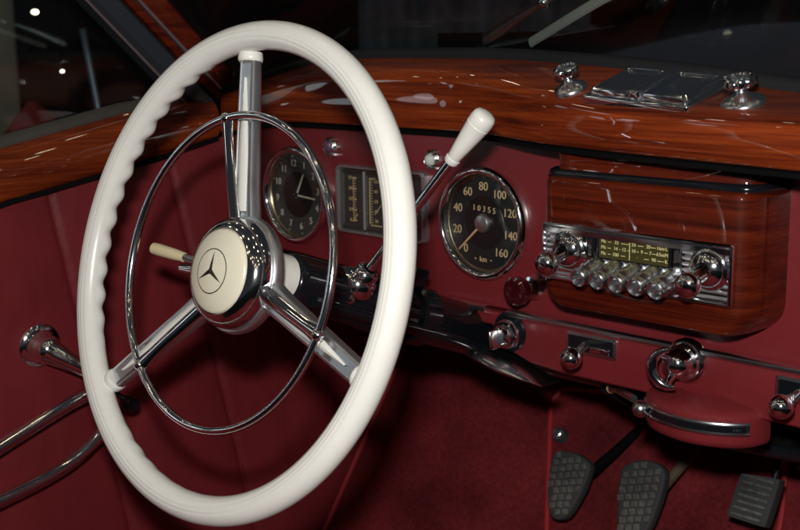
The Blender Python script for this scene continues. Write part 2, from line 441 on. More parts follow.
# ================================================================== DASHBOARD
dash = thing('dashboard', 'maroon painted dashboard with varnished wooden top rail and chrome trim strip', 'dashboard', (0, .05, .53))
FY = .008
mb = MB()
mb.prism([(-.452, .553), (-.30, .549), (-.18, .540), (-.07, .530), (.72, .530), (.72, .712), (-.452, .712)], (0, FY, 0), (1, 0, 0), (0, 0, 1), -.02)
mb.build('fascia', 'maroon_paint', dash, bevel=.003)
mb = MB()
mb.prism([(-.054, .528), (.72, .528), (.72, .482), (.10, .4795), (.055, .482), (.028, .490), (.012, .503), (.004, .5135), (-.034, .5125), (-.047, .5165)], (0, .0005, 0), (1, 0, 0), (0, 0, 1), -.022)
mb.build('lower_panel', 'maroon_paint', dash, bevel=.0035)
pg = [(.348, .548), (.72, .548), (.72, .690), (.348, .690)]
mb = MB(); mb.prism(pg, (0, FY-.0045, 0), (1, 0, 0), (0, 0, 1), -.006); mb.build('glovebox_lid', 'maroon_paint', dash, bevel=.0028)
# underside return
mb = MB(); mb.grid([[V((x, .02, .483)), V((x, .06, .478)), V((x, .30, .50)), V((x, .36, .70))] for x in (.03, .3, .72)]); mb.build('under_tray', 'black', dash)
for xa, xb in ((-.068, -.002), (.0265, .72)):
    mb = MB(); sec = [(.004, .0034), (-.0015, .0034), (-.0042, .0020), (-.0046, 0), (-.0042, -.0020), (-.0015, -.0034), (.004, -.0034)]
    rows = [[V((x, y, .5298+z)) for y, z in sec] for x in (xa, xa+.002, xb-.002, xb)]
    mb.grid(rows, closed_v=True); n = len(sec); mb.f.append(tuple(range(n))); mb.f.append(tuple(3*n+k for k in range(n)))
    mb.build('trim_strip', 'chrome_satin', dash, angle=30)
# wooden top rail: a swept moulding
YL = [(-.45, .004), (-.30, -.004), (-.04, -.006), (.03, -.022), (.10, -.048), (.20, -.064), (.37, -.080), (.72, -.095)]
ZL = [(-.45, .686), (-.377, .7020), (-.30, .7075), (-.02, .7085), (.07, .7065), (.20, .7045), (.37, .7020), (.72, .695)]
YC = [(-.45, .006), (-.30, .0), (-.04, -.003), (.03, -.022), (.10, -.050), (.20, -.068), (.37, -.085), (.72, -.10)]
ZC = [(-.45, .722), (-.36, .748), (-.26, .765), (-.1, .768), (.03, .7640), (.10, .7530), (.19, .7430), (.33, .7410), (.45, .7390), (.72, .732)]
YB = [(-.45, .002), (-.36, .030), (-.25, .040), (.0, .036), (.12, .018), (.22, .006), (.33, .000), (.72, -.02)]
ZB = [(-.46, .735), (-.40, .752), (-.32, .773), (-.22, .7825), (-.05, .782), (.014, .7805), (.12, .7755), (.22, .768), (.33, .756), (.50, .742), (.72, .728)]
def yl(x): return lin(x, YL)
def railsec(x):
    a = V((lin(x, YL), lin(x, ZL))); c = V((lin(x, YC), lin(x, ZC))); b = V((lin(x, YB), lin(x, ZB)))
    e1 = (a-c); e2 = (b-c)
    k = .012
    pa = c+e1.normalized()*min(k, e1.length*.4); pb = c+e2.normalized()*min(k*1.3, e2.length*.4)
    bulge = V((-.0035, 0))
    mid = (a+pa)/2+bulge
    pts = [V((a.x+.03, a.y+.004)), V((a.x+.006, a.y)), V((a.x+.0005, a.y+.0015)), V((a.x-.001, a.y+.005))]
    pts += [(1-t)**2*pts[3]+2*t*(1-t)*(mid)+t*t*pa for t in (.2, .4, .6, .8, 1)]
    pts += [(1-t)**2*pa+2*t*(1-t)*c+t*t*pb for t in (.2, .4, .6, .8, 1)]
    pts += [pb.lerp(b, t) for t in (.33, .66, 1)]
    pts += [V((b.x+.004, b.y-.012)), V((b.x+.002, b.y-.06 if b.y-.06 > a.y+.006 else a.y+.006))]
    return pts
xs = [-.452+.0117*k for k in range(101)]
def smoothed(x):
    # average sections a little so the sweep has no kinks
    ss = [railsec(x+d) for d in (-.024, -.012, 0, .012, .024)]
    return [sum((s[i] for s in ss), V((0, 0)))/5 for i in range(len(ss[0]))]
rows = []
for x in xs:
    rows.append([V((x, p.x, p.y)) for p in smoothed(x)])
mb = MB(); mb.grid(rows, closed_v=True); n = len(rows[0]); mb.f.append(tuple(range(n))); mb.f.append(tuple((len(rows)-1)*n+k for k in range(n)))
mb.build('wood_top_rail', 'wood', dash, angle=60)
# black gasket under the wood
rows = []
for x in xs:
    s = smoothed(x)[1]
    rows.append([V((x, s.x+.001, s.y+.0006)), V((x, s.x-.0035, s.y-.0015)), V((x, s.x-.0030, s.y-.0052)), V((x, s.x+.03, s.y-.0058)), V((x, s.x+.03, s.y+.0006))])
mb = MB(); mb.grid(rows, closed_v=True); mb.f.append(tuple(range(5))); mb.f.append(tuple((len(rows)-1)*5+k for k in range(5)))
mb.build('lower_gasket', 'black', dash, angle=30)

# surface frame on the sloping top of the rail
def rail_frame(x, f):
    """point on the slope between crease and base at fraction f; normal"""
    s = smoothed(x); a, b = s[13], s[16]
    p = a.lerp(b, f); d = (b-a).normalized()
    s2 = smoothed(x+.02); q = s2[13].lerp(s2[16], f)
    X = V((.02, q.x-p.x, q.y-p.y)).normalized(); Yv = V((0, d.x, d.y)); N = X.cross(Yv).normalized()
    return V((x, p.x, p.y)), X, (Yv-X*Yv.dot(X)).normalized(), N
def on_rail(x, y):
    s = smoothed(x); a, b = s[13], s[16]
    return rail_frame(x, (y-a.x)/(b.x-a.x))

# round instruments -------------------------------------------------
def bezel(mb, c, r, deep=.0065):
    mb.lathe([(r+.0005, .008), (r+.0008, .004), (r-.0002, .0008), (r-.0022, -.0022), (r-.0045, -.0030), (r-.0066, -.0018), (r-.0078, .0012), (r-.0082, deep)], c, (0, 1, 0), 80)
# speedometer
SPX = V((-.0122, 0, .6165))
spd = thing('speedometer', 'round black speedometer with tan numerals from 0 to 160 and chrome bezel', 'speedometer', SPX+V((0, FY, 0)))
mb = MB(); bezel(mb, SPX, .0578); mb.build('bezel', 'chrome', spd, angle=60)
mb = MB(); mb.lathe([(.0515, .0072), (.0500, .0062), (.0270, .0066), (.0268, .0072), (0, .0072)], SPX, (0, 1, 0), 72)
dial = mb.build('dial', 'dial_black', spd)
X_, Z_ = V((1, 0, 0)), V((0, 0, 1))
def at(c, r, deg, y): return c+V((r*math.sin(R_(deg)), y, r*math.cos(R_(deg))))
mb = MB(); mb.lathe([(.0268, .00665), (.0262, .0060), (.0258, .0066)], SPX, (0, 1, 0), 72); mb.lathe([(.0258, .00655), (.001, .00655)], SPX, (0, 1, 0), 72)
mb.build('inner_disc', 'dial_dark', dial)
mb = MB()
for k in range(9):
    text_faces(mb, str(20*k), .0125 if k < 5 else .0120, at(SPX, .0372, -140+35*k, .0058), X_, Z_)
text_faces(mb, 'km', .0080, at(SPX, .0375, 180, .0058), X_, Z_)
for dx in (-1, 1): mb.box(SPX+V((0.0105*dx, .0058, -.0375)), (.0018, .0004, .0012))
mb.build('numerals', 'tan_mark', dial, smooth=False)
mb = MB(); mb.lathe([(.0478, .0062), (.0485, .0057), (.0492, .0062)], SPX, (0, 1, 0), 80)
for k in range(17):
    p = at(SPX, .0468, -140+17.5*k, .0058); mb.box(p, (.0007, .0004, .0022), X=(math.cos(R_(-140+17.5*k)), 0, -math.sin(R_(-140+17.5*k))))
mb.build('scale_ring', 'brass_rim', dial, smooth=False)
mb = MB()
text_faces(mb, '1', .0085, SPX+V((-.0125, .0056, .0150)), X_, Z_); text_faces(mb, '0', .0085, SPX+V((-.0058, .0056, .0146)), X_, Z_)
text_faces(mb, '3', .0085, SPX+V((.0012, .0056, .0142)), X_, Z_); text_faces(mb, '5', .0085, SPX+V((.0080, .0056, .0138)), X_, Z_)
text_faces(mb, '5', .0085, SPX+V((.0146, .0056, .0134)), X_, Z_)
mb.build('odometer', 'tan_mark', dial, smooth=False)
nd_ = V((math.sin(R_(-133)), 0, math.cos(R_(-133)))); pn = V((nd_.z, 0, -nd_.x))
mb = MB(); c = SPX+V((0, .0040, 0))
mb.add([c+pn*.0013, c-pn*.0013, c+nd_*.044-pn*.0007, c+nd_*.044+pn*.0007, c+pn*.0013+V((0, .001, 0)), c-pn*.0013+V((0, .001, 0)), c+nd_*.044-pn*.0007+V((0, .001, 0)), c+nd_*.044+pn*.0007+V((0, .001, 0))],
       [(0, 1, 2, 3), (7, 6, 5, 4), (0, 4, 5, 1), (1, 5, 6, 2), (2, 6, 7, 3), (3, 7, 4, 0)])
nee = mb.build('needle', 'needle', spd, smooth=False)
mb = MB(); mb.lathe([(.0098, .0060), (.0096, .0034), (.0080, .0014), (.004, .0003), (0, 0)], SPX, (0, 1, 0), 36); mb.build('needle_hub', M['chrome_soft'], nee)
mb = MB(); mb.lathe([(.0505, .0020), (.030, .0006), (.0, -.0002)], SPX, (0, 1, 0), 64); mb.build('cover_glass', 'gauge_glass', spd)
# clock
CKX = V((-.3068, 0, .6208))
clk = thing('clock', 'round dashboard clock with grey dial and two pale hands behind the horn ring', 'clock', CKX+V((0, FY, 0)))
mb = MB(); bezel(mb, CKX, .0580); mb.build('bezel', 'chrome', clk, angle=60)
mb = MB(); mb.lathe([(.0515, .0072), (.0500, .0062), (.0275, .0066), (.0, .0070)], CKX, (0, 1, 0), 72); dial = mb.build('dial', 'dial_grey', clk)
mb = MB(); mb.lathe([(.0272, .0064), (.0260, .0060), (0, .0064)], CKX, (0, 1, 0), 64); mb.build('inner_disc', 'dial_dark', dial)
mb = MB(); mb.lathe([(.0488, .0062), (.0498, .0045), (.0512, .0035)], CKX, (0, 1, 0), 80); mb.build('dial_rim', 'brass_rim', dial)
mb = MB()
for h in range(1, 13):
    text_faces(mb, str(h), .0115, at(CKX, .0378, 30*h-9, .0058), X_, Z_)
for h in range(60):
    if h % 5 == 0: mb.box(at(CKX, .0462, 6*h-9, .0058), (.0014, .0004, .0014))
mb.build('numerals', 'ivory_mark', dial, smooth=False)
for nm, ang, L, w_ in (('hour_hand', 28, .0285, .0018), ('minute_hand', 94, .0345, .0014)):
    d_ = V((math.sin(R_(ang)), 0, math.cos(R_(ang)))); mb = MB(); mb.box(CKX+V((0, .0045 if w_ > .0015 else .0038, 0))+d_*(L*.5-.002), (L+.004, .0005, w_*1.35), X=d_, Y=(0, 1, 0)); mb.build(nm, 'ivory_mark', clk, smooth=False)
mb = MB(); mb.lathe([(.0032, .005), (.003, .003), (0, .0026)], CKX, (0, 1, 0), 20); mb.build('centre_boss', 'dial_dark', clk)
mb = MB(); mb.lathe([(.0505, .0020), (.030, .0006), (.0, -.0002)], CKX, (0, 1, 0), 64); mb.build('cover_glass', 'gauge_glass', clk)
# gauge cluster
GC = V((-.1605, 0, .6245)); GW, GH = .140, .0775
clu = thing('gauge_cluster', 'rectangular cluster of upright gauges in a dull chrome frame behind the rim', 'gauge', GC+V((0, FY, 0)))
mb = MB(); out = rrect(GW, GH, .006); inn = rrect(GW-.0080, GH-.0080, .004); inn2 = rrect(GW-.010, GH-.010, .004)
rows = [[GC+V((p[0], y, p[1])) for p in ring] for ring, y in ((out, .0085), (out, .001), (rrect(GW-.002, GH-.002, .006), -.0012), (rrect(GW-.006, GH-.006, .005), -.0012), (inn, .0008), (inn2, .0075))]
mb.grid(rows, closed_v=True); mb.build('frame', 'dull_frame', clu, angle=30)
mb = MB(); mb.prism(inn, GC+V((0, .0074, 0)), X_, Z_, -.0006); mb.build('back_plate', 'dial_grey', clu, smooth=False)
sections = ((-.0475, .034), (-.0030, .046), (.0440, .036))
for q, (cx, w_) in enumerate(sections):
    rr = rrect(w_, GH-.014, .003); ri = rrect(w_-.006, GH-.020, .002)
    mb = MB(); mb.grid([[GC+V((cx+p[0], y, p[1])) for p in ring] for ring, y in ((rr, .0072), (rr, .0030), (ri, .0055), (ri, .0072))], closed_v=True)
    mb.build('gauge_surround', 'dial_grey', clu, angle=30)
    mb = MB()
    if q == 0:
        for k in range(17): mb.box(GC+V((cx+.0035, .0052, -.024+.003*k)), (.0050 if k % 4 == 0 else .0026, .0006, .0009 if k % 4 else .0022))
        for k, s_ in enumerate(('R', '1/4', '1/2', '3/4', '1/1')): text_faces(mb, s_, .0056, GC+V((cx-.0035, .0052, -.024+.012*k)), X_, Z_)
        mb.box(GC+V((cx+.0012, .005, 0)), (.0006, .0006, .050))
        mb.box(GC+V((cx+.004, .0046, -.021)), (.0016, .0006, .012), X=(.75, 0, -.65), Y=(0, 1, 0))
    elif q == 1:
        mb.box(GC+V((cx-.0165, .0052, 0)), (.0015, .0006, .052)); mb.box(GC+V((cx-.0115, .0052, .0255)), (.010, .0006, .0014))
        for k in range(17): mb.box(GC+V((cx-.0135, .0052, -.024+.003*k)), (.0048 if k % 4 == 0 else .0026, .0006, .0010))
        for k in range(5): text_faces(mb, str(20+20*k), .0056, GC+V((cx-.0062, .0052, -.022+.011*k)), X_, Z_)
        for k in range(13): mb.box(GC+V((cx+.012, .0052, -.024+.004*k)), (.0040 if k % 3 == 0 else .0024, .0006, .0009))
        mb.box(GC+V((cx+.0098, .0052, 0)), (.0006, .0006, .050))
        mb.box(GC+V((cx-.002, .0046, -.008)), (.0012, .0006, .018), X=(.7, 0, -.7), Y=(0, 1, 0)); mb.box(GC+V((cx-.006, .0052, -.027)), (.018, .0006, .0016))
    else:
        for k in range(9): mb.box(GC+V((cx, .0052, -.022+.0055*k)), (.0042 if k % 2 == 0 else .0026, .0006, .0022))
    mb.build('gauge_scale', 'tan_mark', clu, smooth=False)
for cx in (-.0258, .0230):
    mb = MB(); mb.tube([GC+V((cx, .0030, -GH/2+.006)), GC+V((cx, .0030, GH/2-.006))], .0022, 10); mb.build('divider', 'dull_frame', clu)
mb = MB(); mb.prism(inn, GC+V((0, .0022, 0)), X_, Z_, -.0008); mb.build('cover_glass', 'gauge_glass', clu, smooth=False)
# warning lamps
def notched(mb, c, r, n, out_):
    N = n*8; prof = [(1.0, .009), (1.0, .0065), (.95, .0040), (.70, .0010), (.58, .0022)]
    rows = []
    for rr, h in prof:
        row = []
        for k in range(N):
            a = 2*PI*k/N; q = r*rr*(1-out_*(math.cos(a*n) > .55)*(rr > .62)); row.append(c+V((q*math.cos(a), h, q*math.sin(a))))
        rows.append(row)
    mb.grid(rows, closed_v=True)
for px, pz, jm, lab in ((-.2445, .6815, 'jewel_purple', 'small dark purple jewel warning lamp above the clock'), (-.0835, .6765, 'jewel_pearl', 'small pearl white jewel warning lamp in notched chrome beside the gear knob')):
    c = V((px, 0, pz)); w = thing('warning_lamp', lab, 'warning lamp', c+V((0, FY, 0)))
    mb = MB(); notched(mb, c, .0118, 8, .16); mb.build('bezel', 'chrome_satin', w, angle=30)
    mb = MB(); mb.lathe([(.0072, .004), (.0068, .0008), (.0052, -.0016), (.0025, -.0030), (0, -.0033)], c, (0, 1, 0), 8); mb.build('lens', jm, w, smooth=False)
# dark red knob
KC = V((.0560, 0, .5600)); kn = thing('pull_knob', 'round dark red bakelite pull knob between speedometer and wooden radio console', 'knob', KC+V((0, FY, 0)))
mb = MB(); mb.lathe([(.0125, .009), (.0125, .002), (.0110, -.003), (.0075, -.004), (.0070, .001)], KC, (0, 1, 0), 36); mb.build('collar', 'chrome', kn)
mb = MB(); mb.lathe([(.0062, -.001), (.0066, -.010), (.0120, -.014), (.0142, -.019), (.0140, -.026), (.0115, -.0290), (.0085, -.0292), (.007, -.0275), (0, -.0262)], KC, (0, 1, 0), 40); mb.build('knob_body', 'knob_red', kn)

# ================================================================== RADIO CONSOLE
CX0, CX1, CZ0, CZ1, CY = .1060, .3145, .5610, .6790, -.050
con = thing('radio_console', 'glossy dark wooden console bulging from the dashboard around the radio', 'console', (.226, FY, CZ0))
cxm, czm = (CX0+CX1)/2, (CZ0+CZ1)/2
def crect(gx, gz0, gz1, r, n=8):
    w_, h_ = CX1-CX0+2*gx, CZ1+gz1-(CZ0-gz0)
    cc = V((cxm, 0, (CZ1+gz1+CZ0-gz0)/2)); out = []
    for a0, sx, sz in ((0, 1, 1), (90, -1, 1), (180, -1, -1), (270, 1, -1)):
        rr = r if sz < 0 else min(r, .006)
        for k in range(n+1):
            a = R_(a0+90*k/n); out.append(cc+V((sx*(w_/2-rr)+rr*math.cos(a), 0, sz*(h_/2-rr)+rr*math.sin(a))))
    return out
rows = []
for gx, g0, g1, y, r in ((.0045, .004, .0, FY+.001, .026), (.0042, .004, 0, -.008, .026), (.0034, .0038, 0, -.018, .026), (.0025, .0034, 0, -.027, .026), (.0010, .0028, 0, -.0350, .025), (-.0012, .0018, -.0002, -.0415, .024), (-.0042, .0006, -.0006, -.0462, .023), (-.0080, -.0014, -.0016, -.0492, .021), (-.0125, -.005, -.005, -.0505, .018)):
    rows.append([p+V((0, y, 0)) for p in crect(gx, g0, g1, r)])
mb = MB(); mb.grid(rows, closed_v=True); n = len(rows[0]); mb.f.append(tuple((len(rows)-1)*n+k for k in range(n)))
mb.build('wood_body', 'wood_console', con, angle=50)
# cove neck between body and top rail
rows = []
for gx, dz, y0 in ((.002, -.0012, -.0485), (-.002, .0005, -.0440), (-.006, .005, -.0385), (-.007, .011, -.0375), (-.005, .019, -.0385), (-.002, .026, -.042)):
    z = CZ1+dz; x0, x1 = CX0-.004-gx*.8, CX1+.004+gx*.8
    rr = .022; pts = [V((x0, FY, z)), V((x0, y0+rr, z))]
    pts += [V((x0+rr-rr*math.cos(R_(a)), y0+rr-rr*math.sin(R_(a)), z)) for a in (20, 40, 60, 90)]
    pts += [V((x1-rr+rr*math.sin(R_(a)), y0+rr-rr*math.cos(R_(a)), z)) for a in (0, 30, 50, 70)]
    pts += [V((x1, y0+rr, z)), V((x1, FY, z))]
    rows.append(pts)
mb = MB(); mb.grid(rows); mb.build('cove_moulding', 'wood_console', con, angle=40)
def neck_path(g, z):
    x0, x1, y0, rr = CX0-.003-g, CX1+.003+g, -.0445-g, .022
    pts = [V((x0, FY, z)), V((x0, y0+rr, z))]+[V((x0+rr-rr*math.cos(R_(a)), y0+rr-rr*math.sin(R_(a)), z)) for a in range(10, 90, 10)]
    return pts+[V((x1-rr+rr*math.sin(R_(a)), y0+rr-rr*math.cos(R_(a)), z)) for a in range(0, 90, 10)]+[V((x1, y0+rr, z)), V((x1, FY, z))]
mb = MB(); mb.grid([neck_path(.0030*math.cos(R_(a))-.0012, CZ1+.0015+.0044*math.sin(R_(a))) for a in range(-90, 91, 15)]); mb.build('dark_reflection_bead', 'black_gloss', con, angle=60)  # added black bead: dark reflection along the body's top edge, put in as colour
# radio
RX0, RX1, RZ0, RZ1, RY = .1147, .3054, .5868, .6380, -.0505
rad = thing('radio', 'chrome car radio with dial scale, two tuning knobs and five push buttons', 'radio', ((RX0+RX1)/2, RY, RZ0))
rc = V(((RX0+RX1)/2, RY, (RZ0+RZ1)/2)); rw, rh = RX1-RX0, RZ1-RZ0
mb = MB()
rows = [[rc+V((p[0], y, p[1])) for p in ring] for ring, y in ((rrect(rw, rh, .0015), .010), (rrect(rw, rh, .0015), -.0065), (rrect(rw-.002, rh-.002, .0012), -.0078), (rrect(rw-.0045, rh-.0045, .001), -.0078), (rrect(rw-.006, rh-.006, .001), -.0030))]
mb.grid(rows, closed_v=True); n = len(rows[0]); mb.f.append(tuple(4*n+k for k in range(n)))
fp = mb.build('face_plate', 'chrome', rad, angle=30)
# horizontal flutes left and right
for x0, x1 in ((RX0+.004, RX0+.043), (RX1-.047, RX1-.004)):
    mb = MB()
    for k in range(9):
        z = RZ0+.006+k*(rh-.012)/8
        mb.tube([V((x0, RY-.0033, z)), V((x1, RY-.0033, z))], .0015, 8)
    mb.build('flutes', 'chrome_soft', fp)
mb = MB(); mb.tube([V((RX1-.0475, RY-.004, RZ0+.004)), V((RX1-.0475, RY-.004, RZ1-.004))], .0012, 8); mb.tube([V((RX0+.0435, RY-.004, RZ0+.02)), V((RX0+.0435, RY-.004, RZ1-.004))], .0012, 8)
mb.box(V(((RX0+RX1)/2, RY-.0045, RZ1-.0062)), (rw-.006, .006, .0045))
mb.build('trim_bar', 'chrome', fp)
# dial
DX0, DX1, DZ0, DZ1 = .1768, .2466, .6130, .6316
mb = MB(); dc = V(((DX0+DX1)/2, RY-.0036, (DZ0+DZ1)/2)); mb.prism(rrect(DX1-DX0+.005, DZ1-DZ0+.004, .001), dc, X_, Z_, .0022); dl = mb.build('dial_window', 'black_gloss', rad, bevel=.0004)
mb = MB(); mb.prism(rrect(DX1-DX0, DZ1-DZ0, .0008), dc+V((0, -.0022, 0)), X_, Z_, .0004); mb.build('dial_scale', 'radio_scale', dl, smooth=False)
mb = MB()
def row_(z, items, dashes):
    for f, s in items: text_faces(mb, s, .0043, V((DX0+(DX1-DX0)*f, dc.y-.0029, z)), X_, Z_, .0002)
    for f, g in dashes: mb.box(V((DX0+(DX1-DX0)*f, dc.y-.0029, z-.0002)), ((DX1-DX0)*g, .0003, .0005))
row_(DZ1-.0040, ((.07, 'Mc'), (.26, '33'), (.51, '24'), (.72, '20'), (.89, '16m'), (.975, 'L')), ((.16, .04), (.38, .10), (.44, .03), (.61, .08), (.79, .07), (.945, .02)))
row_(DZ1-.0093, ((.07, 'Mc'), (.25, '14'), (.37, '12'), (.51, '10'), (.63, '9'), (.75, '7'), (.85, '6'), (.91, '5m'), (.975, 'M')), ((.155, .05), (.31, .02), (.435, .03), (.57, .03), (.69, .05), (.80, .05)))
row_(DZ1-.0146, ((.07, 'Mc'), (.25, '100'), (.46, '\u00b7'), (.56, '\u00b7'), (.80, '90'), (.975, 'K')), ((.155, .04), (.36, .06), (.70, .07), (.88, .06), (.93, .02)))
mb.box(V((DX0+(DX1-DX0)*.455, dc.y-.0031, dc.z)), (.0006, .0003, DZ1-DZ0-.002))
mb.build('dial_markings', 'radio_mark', dl, smooth=False)
# small switches each side of the dial
mb = MB(); mb.prism(rrect(.0085, .021, .0012), V((.1665, RY-.0032, .622)), X_, Z_, .0018); s1 = mb.build('indicator_window', 'black_gloss', rad, bevel=.0004)
mb = MB(); mb.prism(rrect(.0035, .014, .0008), V((.1665, RY-.0052, .620)), X_, Z_, .0008); mb.build('tab', 'chrome', s1, smooth=False)
mb = MB(); mb.prism(rrect(.0095, .025, .0012), V((.2545, RY-.0032, .6175)), X_, Z_, .0014); s2 = mb.build('badge_panel', 'black_gloss', rad, bevel=.0003)
mb = MB(); mb.prism([(-.003, -.005), (.0025, -.004), (.0032, .001), (.0005, .006), (-.003, .005)], V((.2545, RY-.0048, .622)), X_, Z_, .0006)
mb.build('badge_mark', 'chrome_dark', s2, smooth=False)
mb = MB(); mb.lathe([(.0040, 0), (.0038, -.003), (.002, -.0046), (0, -.005)], V((.2547, RY-.0045, .6105)), (0, 1, 0), 20); mb.build('tone_button', 'chrome_soft', s2)
# two tuning knobs
for kx, kz in ((.1425, .6155), (.2838, .6160)):
    c = V((kx, RY-.003, kz)); ax = V((0, -1, -.27)); ax0 = V((0, -1, -.04))
    mb = MB(); mb.lathe([(.0185, 0), (.0185, .0022), (.0165, .0045), (.0150, .0050), (.0145, .0068), (.0120, .0095), (.0075, .0115), (.0072, .013)], c, ax0, 48)
    k0 = mb.build('tuning_knob', 'chrome', rad, angle=35)
    mb = MB(); mb.lathe([(.0074, .007), (.0062, .014), (.0048, .021), (.0048, .023), (.0080, .026), (.0102, .030), (.0106, .034), (.0098, .0385), (.0065, .0415), (0, .0422)], c, ax, 40); mb.build('knob_grip', 'chrome', k0, angle=40)
# five push buttons
for k in range(5):
    c = V((.1742+.0194*k, RY-.002, .6052)); ax = V((0, -1, -.24))
    mb = MB(); mb.lathe([(.0082, -.003), (.0082, .011), (.0077, .0125), (.0077, .0135), (.0080, .015), (.0078, .0225), (.0072, .024), (.0072, .0255), (.0080, .027), (.0080, .0315), (.0072, .0325), (.0056, .0315), (.0052, .020), (0, .0195)], c, ax, 32)
    mb.build('push_button', 'chrome_satin', rad, angle=30)

# ================================================================== LOWER CONTROLS
LY = .0005
# ignition switch
c = V((.0285, LY, .5110)); t = thing('ignition_switch', 'chrome ignition switch with key tab in the gap of the trim strip', 'ignition switch', c)
mb = MB(); mb.lathe([(.0205, .006), (.0205, -.001), (.0190, -.0026), (.0150, -.0030)], c, (0, 1, .0), 40); mb.f.append(tuple(range(3*40, 4*40))); mb.build('back_plate', 'black_gloss', t)
mb = MB(); mb.lathe([(.0155, -.002), (.0155, -.007), (.0135, -.010), (.0105, -.0105), (.0100, -.017), (.0080, -.0195), (0, -.0198)], c+V((0, 0, -.002)), (0, 1, 0), 36); mb.build('barrel', 'chrome', t)
mb = MB(); mb.box(c+V((0, -.024, -.004)), (.0045, .014, .019), X=(1, 0, .25)); mb.build('key_tab', 'chrome', t, bevel=.0015)
# lever switches in recessed plates
def lever_switch(cx, cz, w_, lab, kx, kz):
    c = V((cx, LY, cz)); t = thing('lever_switch', lab, 'switch', c)
    h_ = .0205; o_ = rrect(w_, h_, .0025); i_ = rrect(w_-.006, h_-.006, .0015)
    mb = MB(); mb.grid([[c+V((p[0], y, p[1])) for p in ring] for ring, y in ((o_, .001), (o_, -.0018), (i_, -.0022), (i_, .008))], closed_v=True); n = len(o_); mb.build('frame', 'chrome_satin', t, angle=30)
    mb = MB(); mb.prism(i_, c+V((0, -.0008, 0)), X_, Z_, -.0006); mb.build('slot_plate', 'black_gloss', t, smooth=False)
    mb = MB(); mb.box(c+V((w_*.18, -.001, -.004)), (w_*.38, .004, .0065)); mb.build('slide', 'chrome', t, bevel=.0012)
    a = c+V((-w_*.10, -.001, 0)); b = V((kx, -.036, kz))
    mb = MB(); mb.tube([a, a.lerp(b, .5), b], [.0046, .0042, .0036], 16); mb.build('lever', 'chrome', t)
    mb = MB(); mb.ball(b, .0102, 28); mb.lathe([(.0055, -.002), (.0062, .002), (.0055, .005)], b+(a-b).normalized()*.009, (a-b), 20); mb.build('ball_knob', 'chrome', t)
lever_switch(.1290, .5145, .058, 'chrome ball lever switch between ignition switch and round fan knob', .1325, .5095)
lever_switch(.3470, .5130, .058, 'chrome ball lever switch at the far passenger end of the lower panel', .3420, .5085)
# round turning knob with curved handle
c = V((.2330, LY, .5195)); t = thing('rotary_knob', 'chrome rotary knob with curved crescent handle below the radio console', 'knob', c)
mb = MB(); mb.lathe([(.0200, .002), (.0200, -.0035), (.0180, -.0060), (.0165, -.0062), (.0160, -.0110), (.0135, -.0125), (.0130, -.020), (.0105, -.0255), (.006, -.0285), (0, -.029)], c, (0, 1, 0), 44); mb.build('knob_body', 'chrome', t, angle=40)
hc = c+V((.003, -.024, -.001)); pts = [hc+V((.0165*math.cos(R_(a)), -.008-.004*math.sin(R_(a-95)), .0165*math.sin(R_(a)))) for a in range(95, 286, 10)]
mb = MB(); mb.tube(pts, [.0022+.0030*math.sin(PI*k/(len(pts)-1)) for k in range(len(pts))], 14, flat=.75); mb.tube([pts[-4], c+V((0, -.018, -.004))], .004, 12); mb.tube([pts[4], c+V((0, -.018, .004))], .003, 12)
mb.build('crescent_handle', 'chrome', t)
# heater control
t = thing('heater_control', 'maroon half-round heater control with slotted chrome scale under the dashboard', 'heater control', (.25, .01, .455))
def arc(g, n=22):
    return [V((.2500+(.0590+g)*math.cos(R_(180+180*k/n)), .012+(.0470+g)*math.sin(R_(180+180*k/n)), 0)) for k in range(n+1)]
rows = []
for g, z in ((-.03, .4930), (-.010, .4890), (-.003, .4865), (0, .4830), (.0, .4620), (-.002, .4575), (-.008, .4545), (-.04, .4535)):
    rows.append([p+V((0, 0, z)) for p in arc(g)])
mb = MB(); mb.grid(rows)
mb.build('housing', 'maroon_paint', t, angle=40)
mb = MB(); seg = arc(.0012, 44)[6:38]
rows = [[p+V((0, 0, z)) for p in pts] for pts, z in ((arc(-.001, 44)[6:38], .4805), (arc(.0014, 44)[6:38], .4795), (arc(.0018, 44)[6:38], .4780), (arc(.0005, 44)[6:38], .4770), (arc(.0005, 44)[6:38], .4705), (arc(.0018, 44)[6:38], .4695), (arc(.0014, 44)[6:38], .4680), (arc(-.001, 44)[6:38], .4670))]
mb.grid(rows); mb.build('slot_frame', 'chrome_dark', t, angle=30)
mb = MB(); mb.grid([[p+V((0, 0, z)) for p in arc(.0008, 44)[7:37]] for z in (.4764, .4711)]); sl = mb.build('slot', 'black_gloss', t)
mb = MB(); pA, pB = arc(.0014, 44)[33], arc(.0014, 44)[35]; dd = (pB-pA).normalized()
text_faces(mb, 'KALT', .0030, (pA+pB)/2+V((0, -.0003, .4738)), dd, Z_, .0001); mb.build('lettering', 'dial_grey', sl, smooth=False)
mb = MB(); kp = V((.2020, -.024, .4735)); mb.ball(kp, .0080, 24); mb.tube([kp, kp+V((.012, .010, .003)), kp+V((.026, .012, .004))], [.0045, .0035, .0035], 12); mb.ball(kp+V((.020, .004, .006)), .0036, 12)
mb.build('slider_knob', 'chrome_dark', t)
# bowden cable under the dash
cb = MB(); cb.tube(catmull([(.085, .10, .470), (.115, .05, .4605), (.150, .015, .472), (.185, -.01, .476)], 8), .0036, 10)
t = thing('control_cable', 'thin cable with a copper fitting under the lower dashboard edge', 'cable', (.12, .05, .46)); cb.build('cable', 'chrome_dark', t)
mb = MB(); mb.tube([(.0985, .078, .4655), (.128, .036, .4640)], [.006, .0052], 14); mb.ball((.1135, .056, .4655), .0074, 16); mb.build('fitting', 'tan_pipe', t)

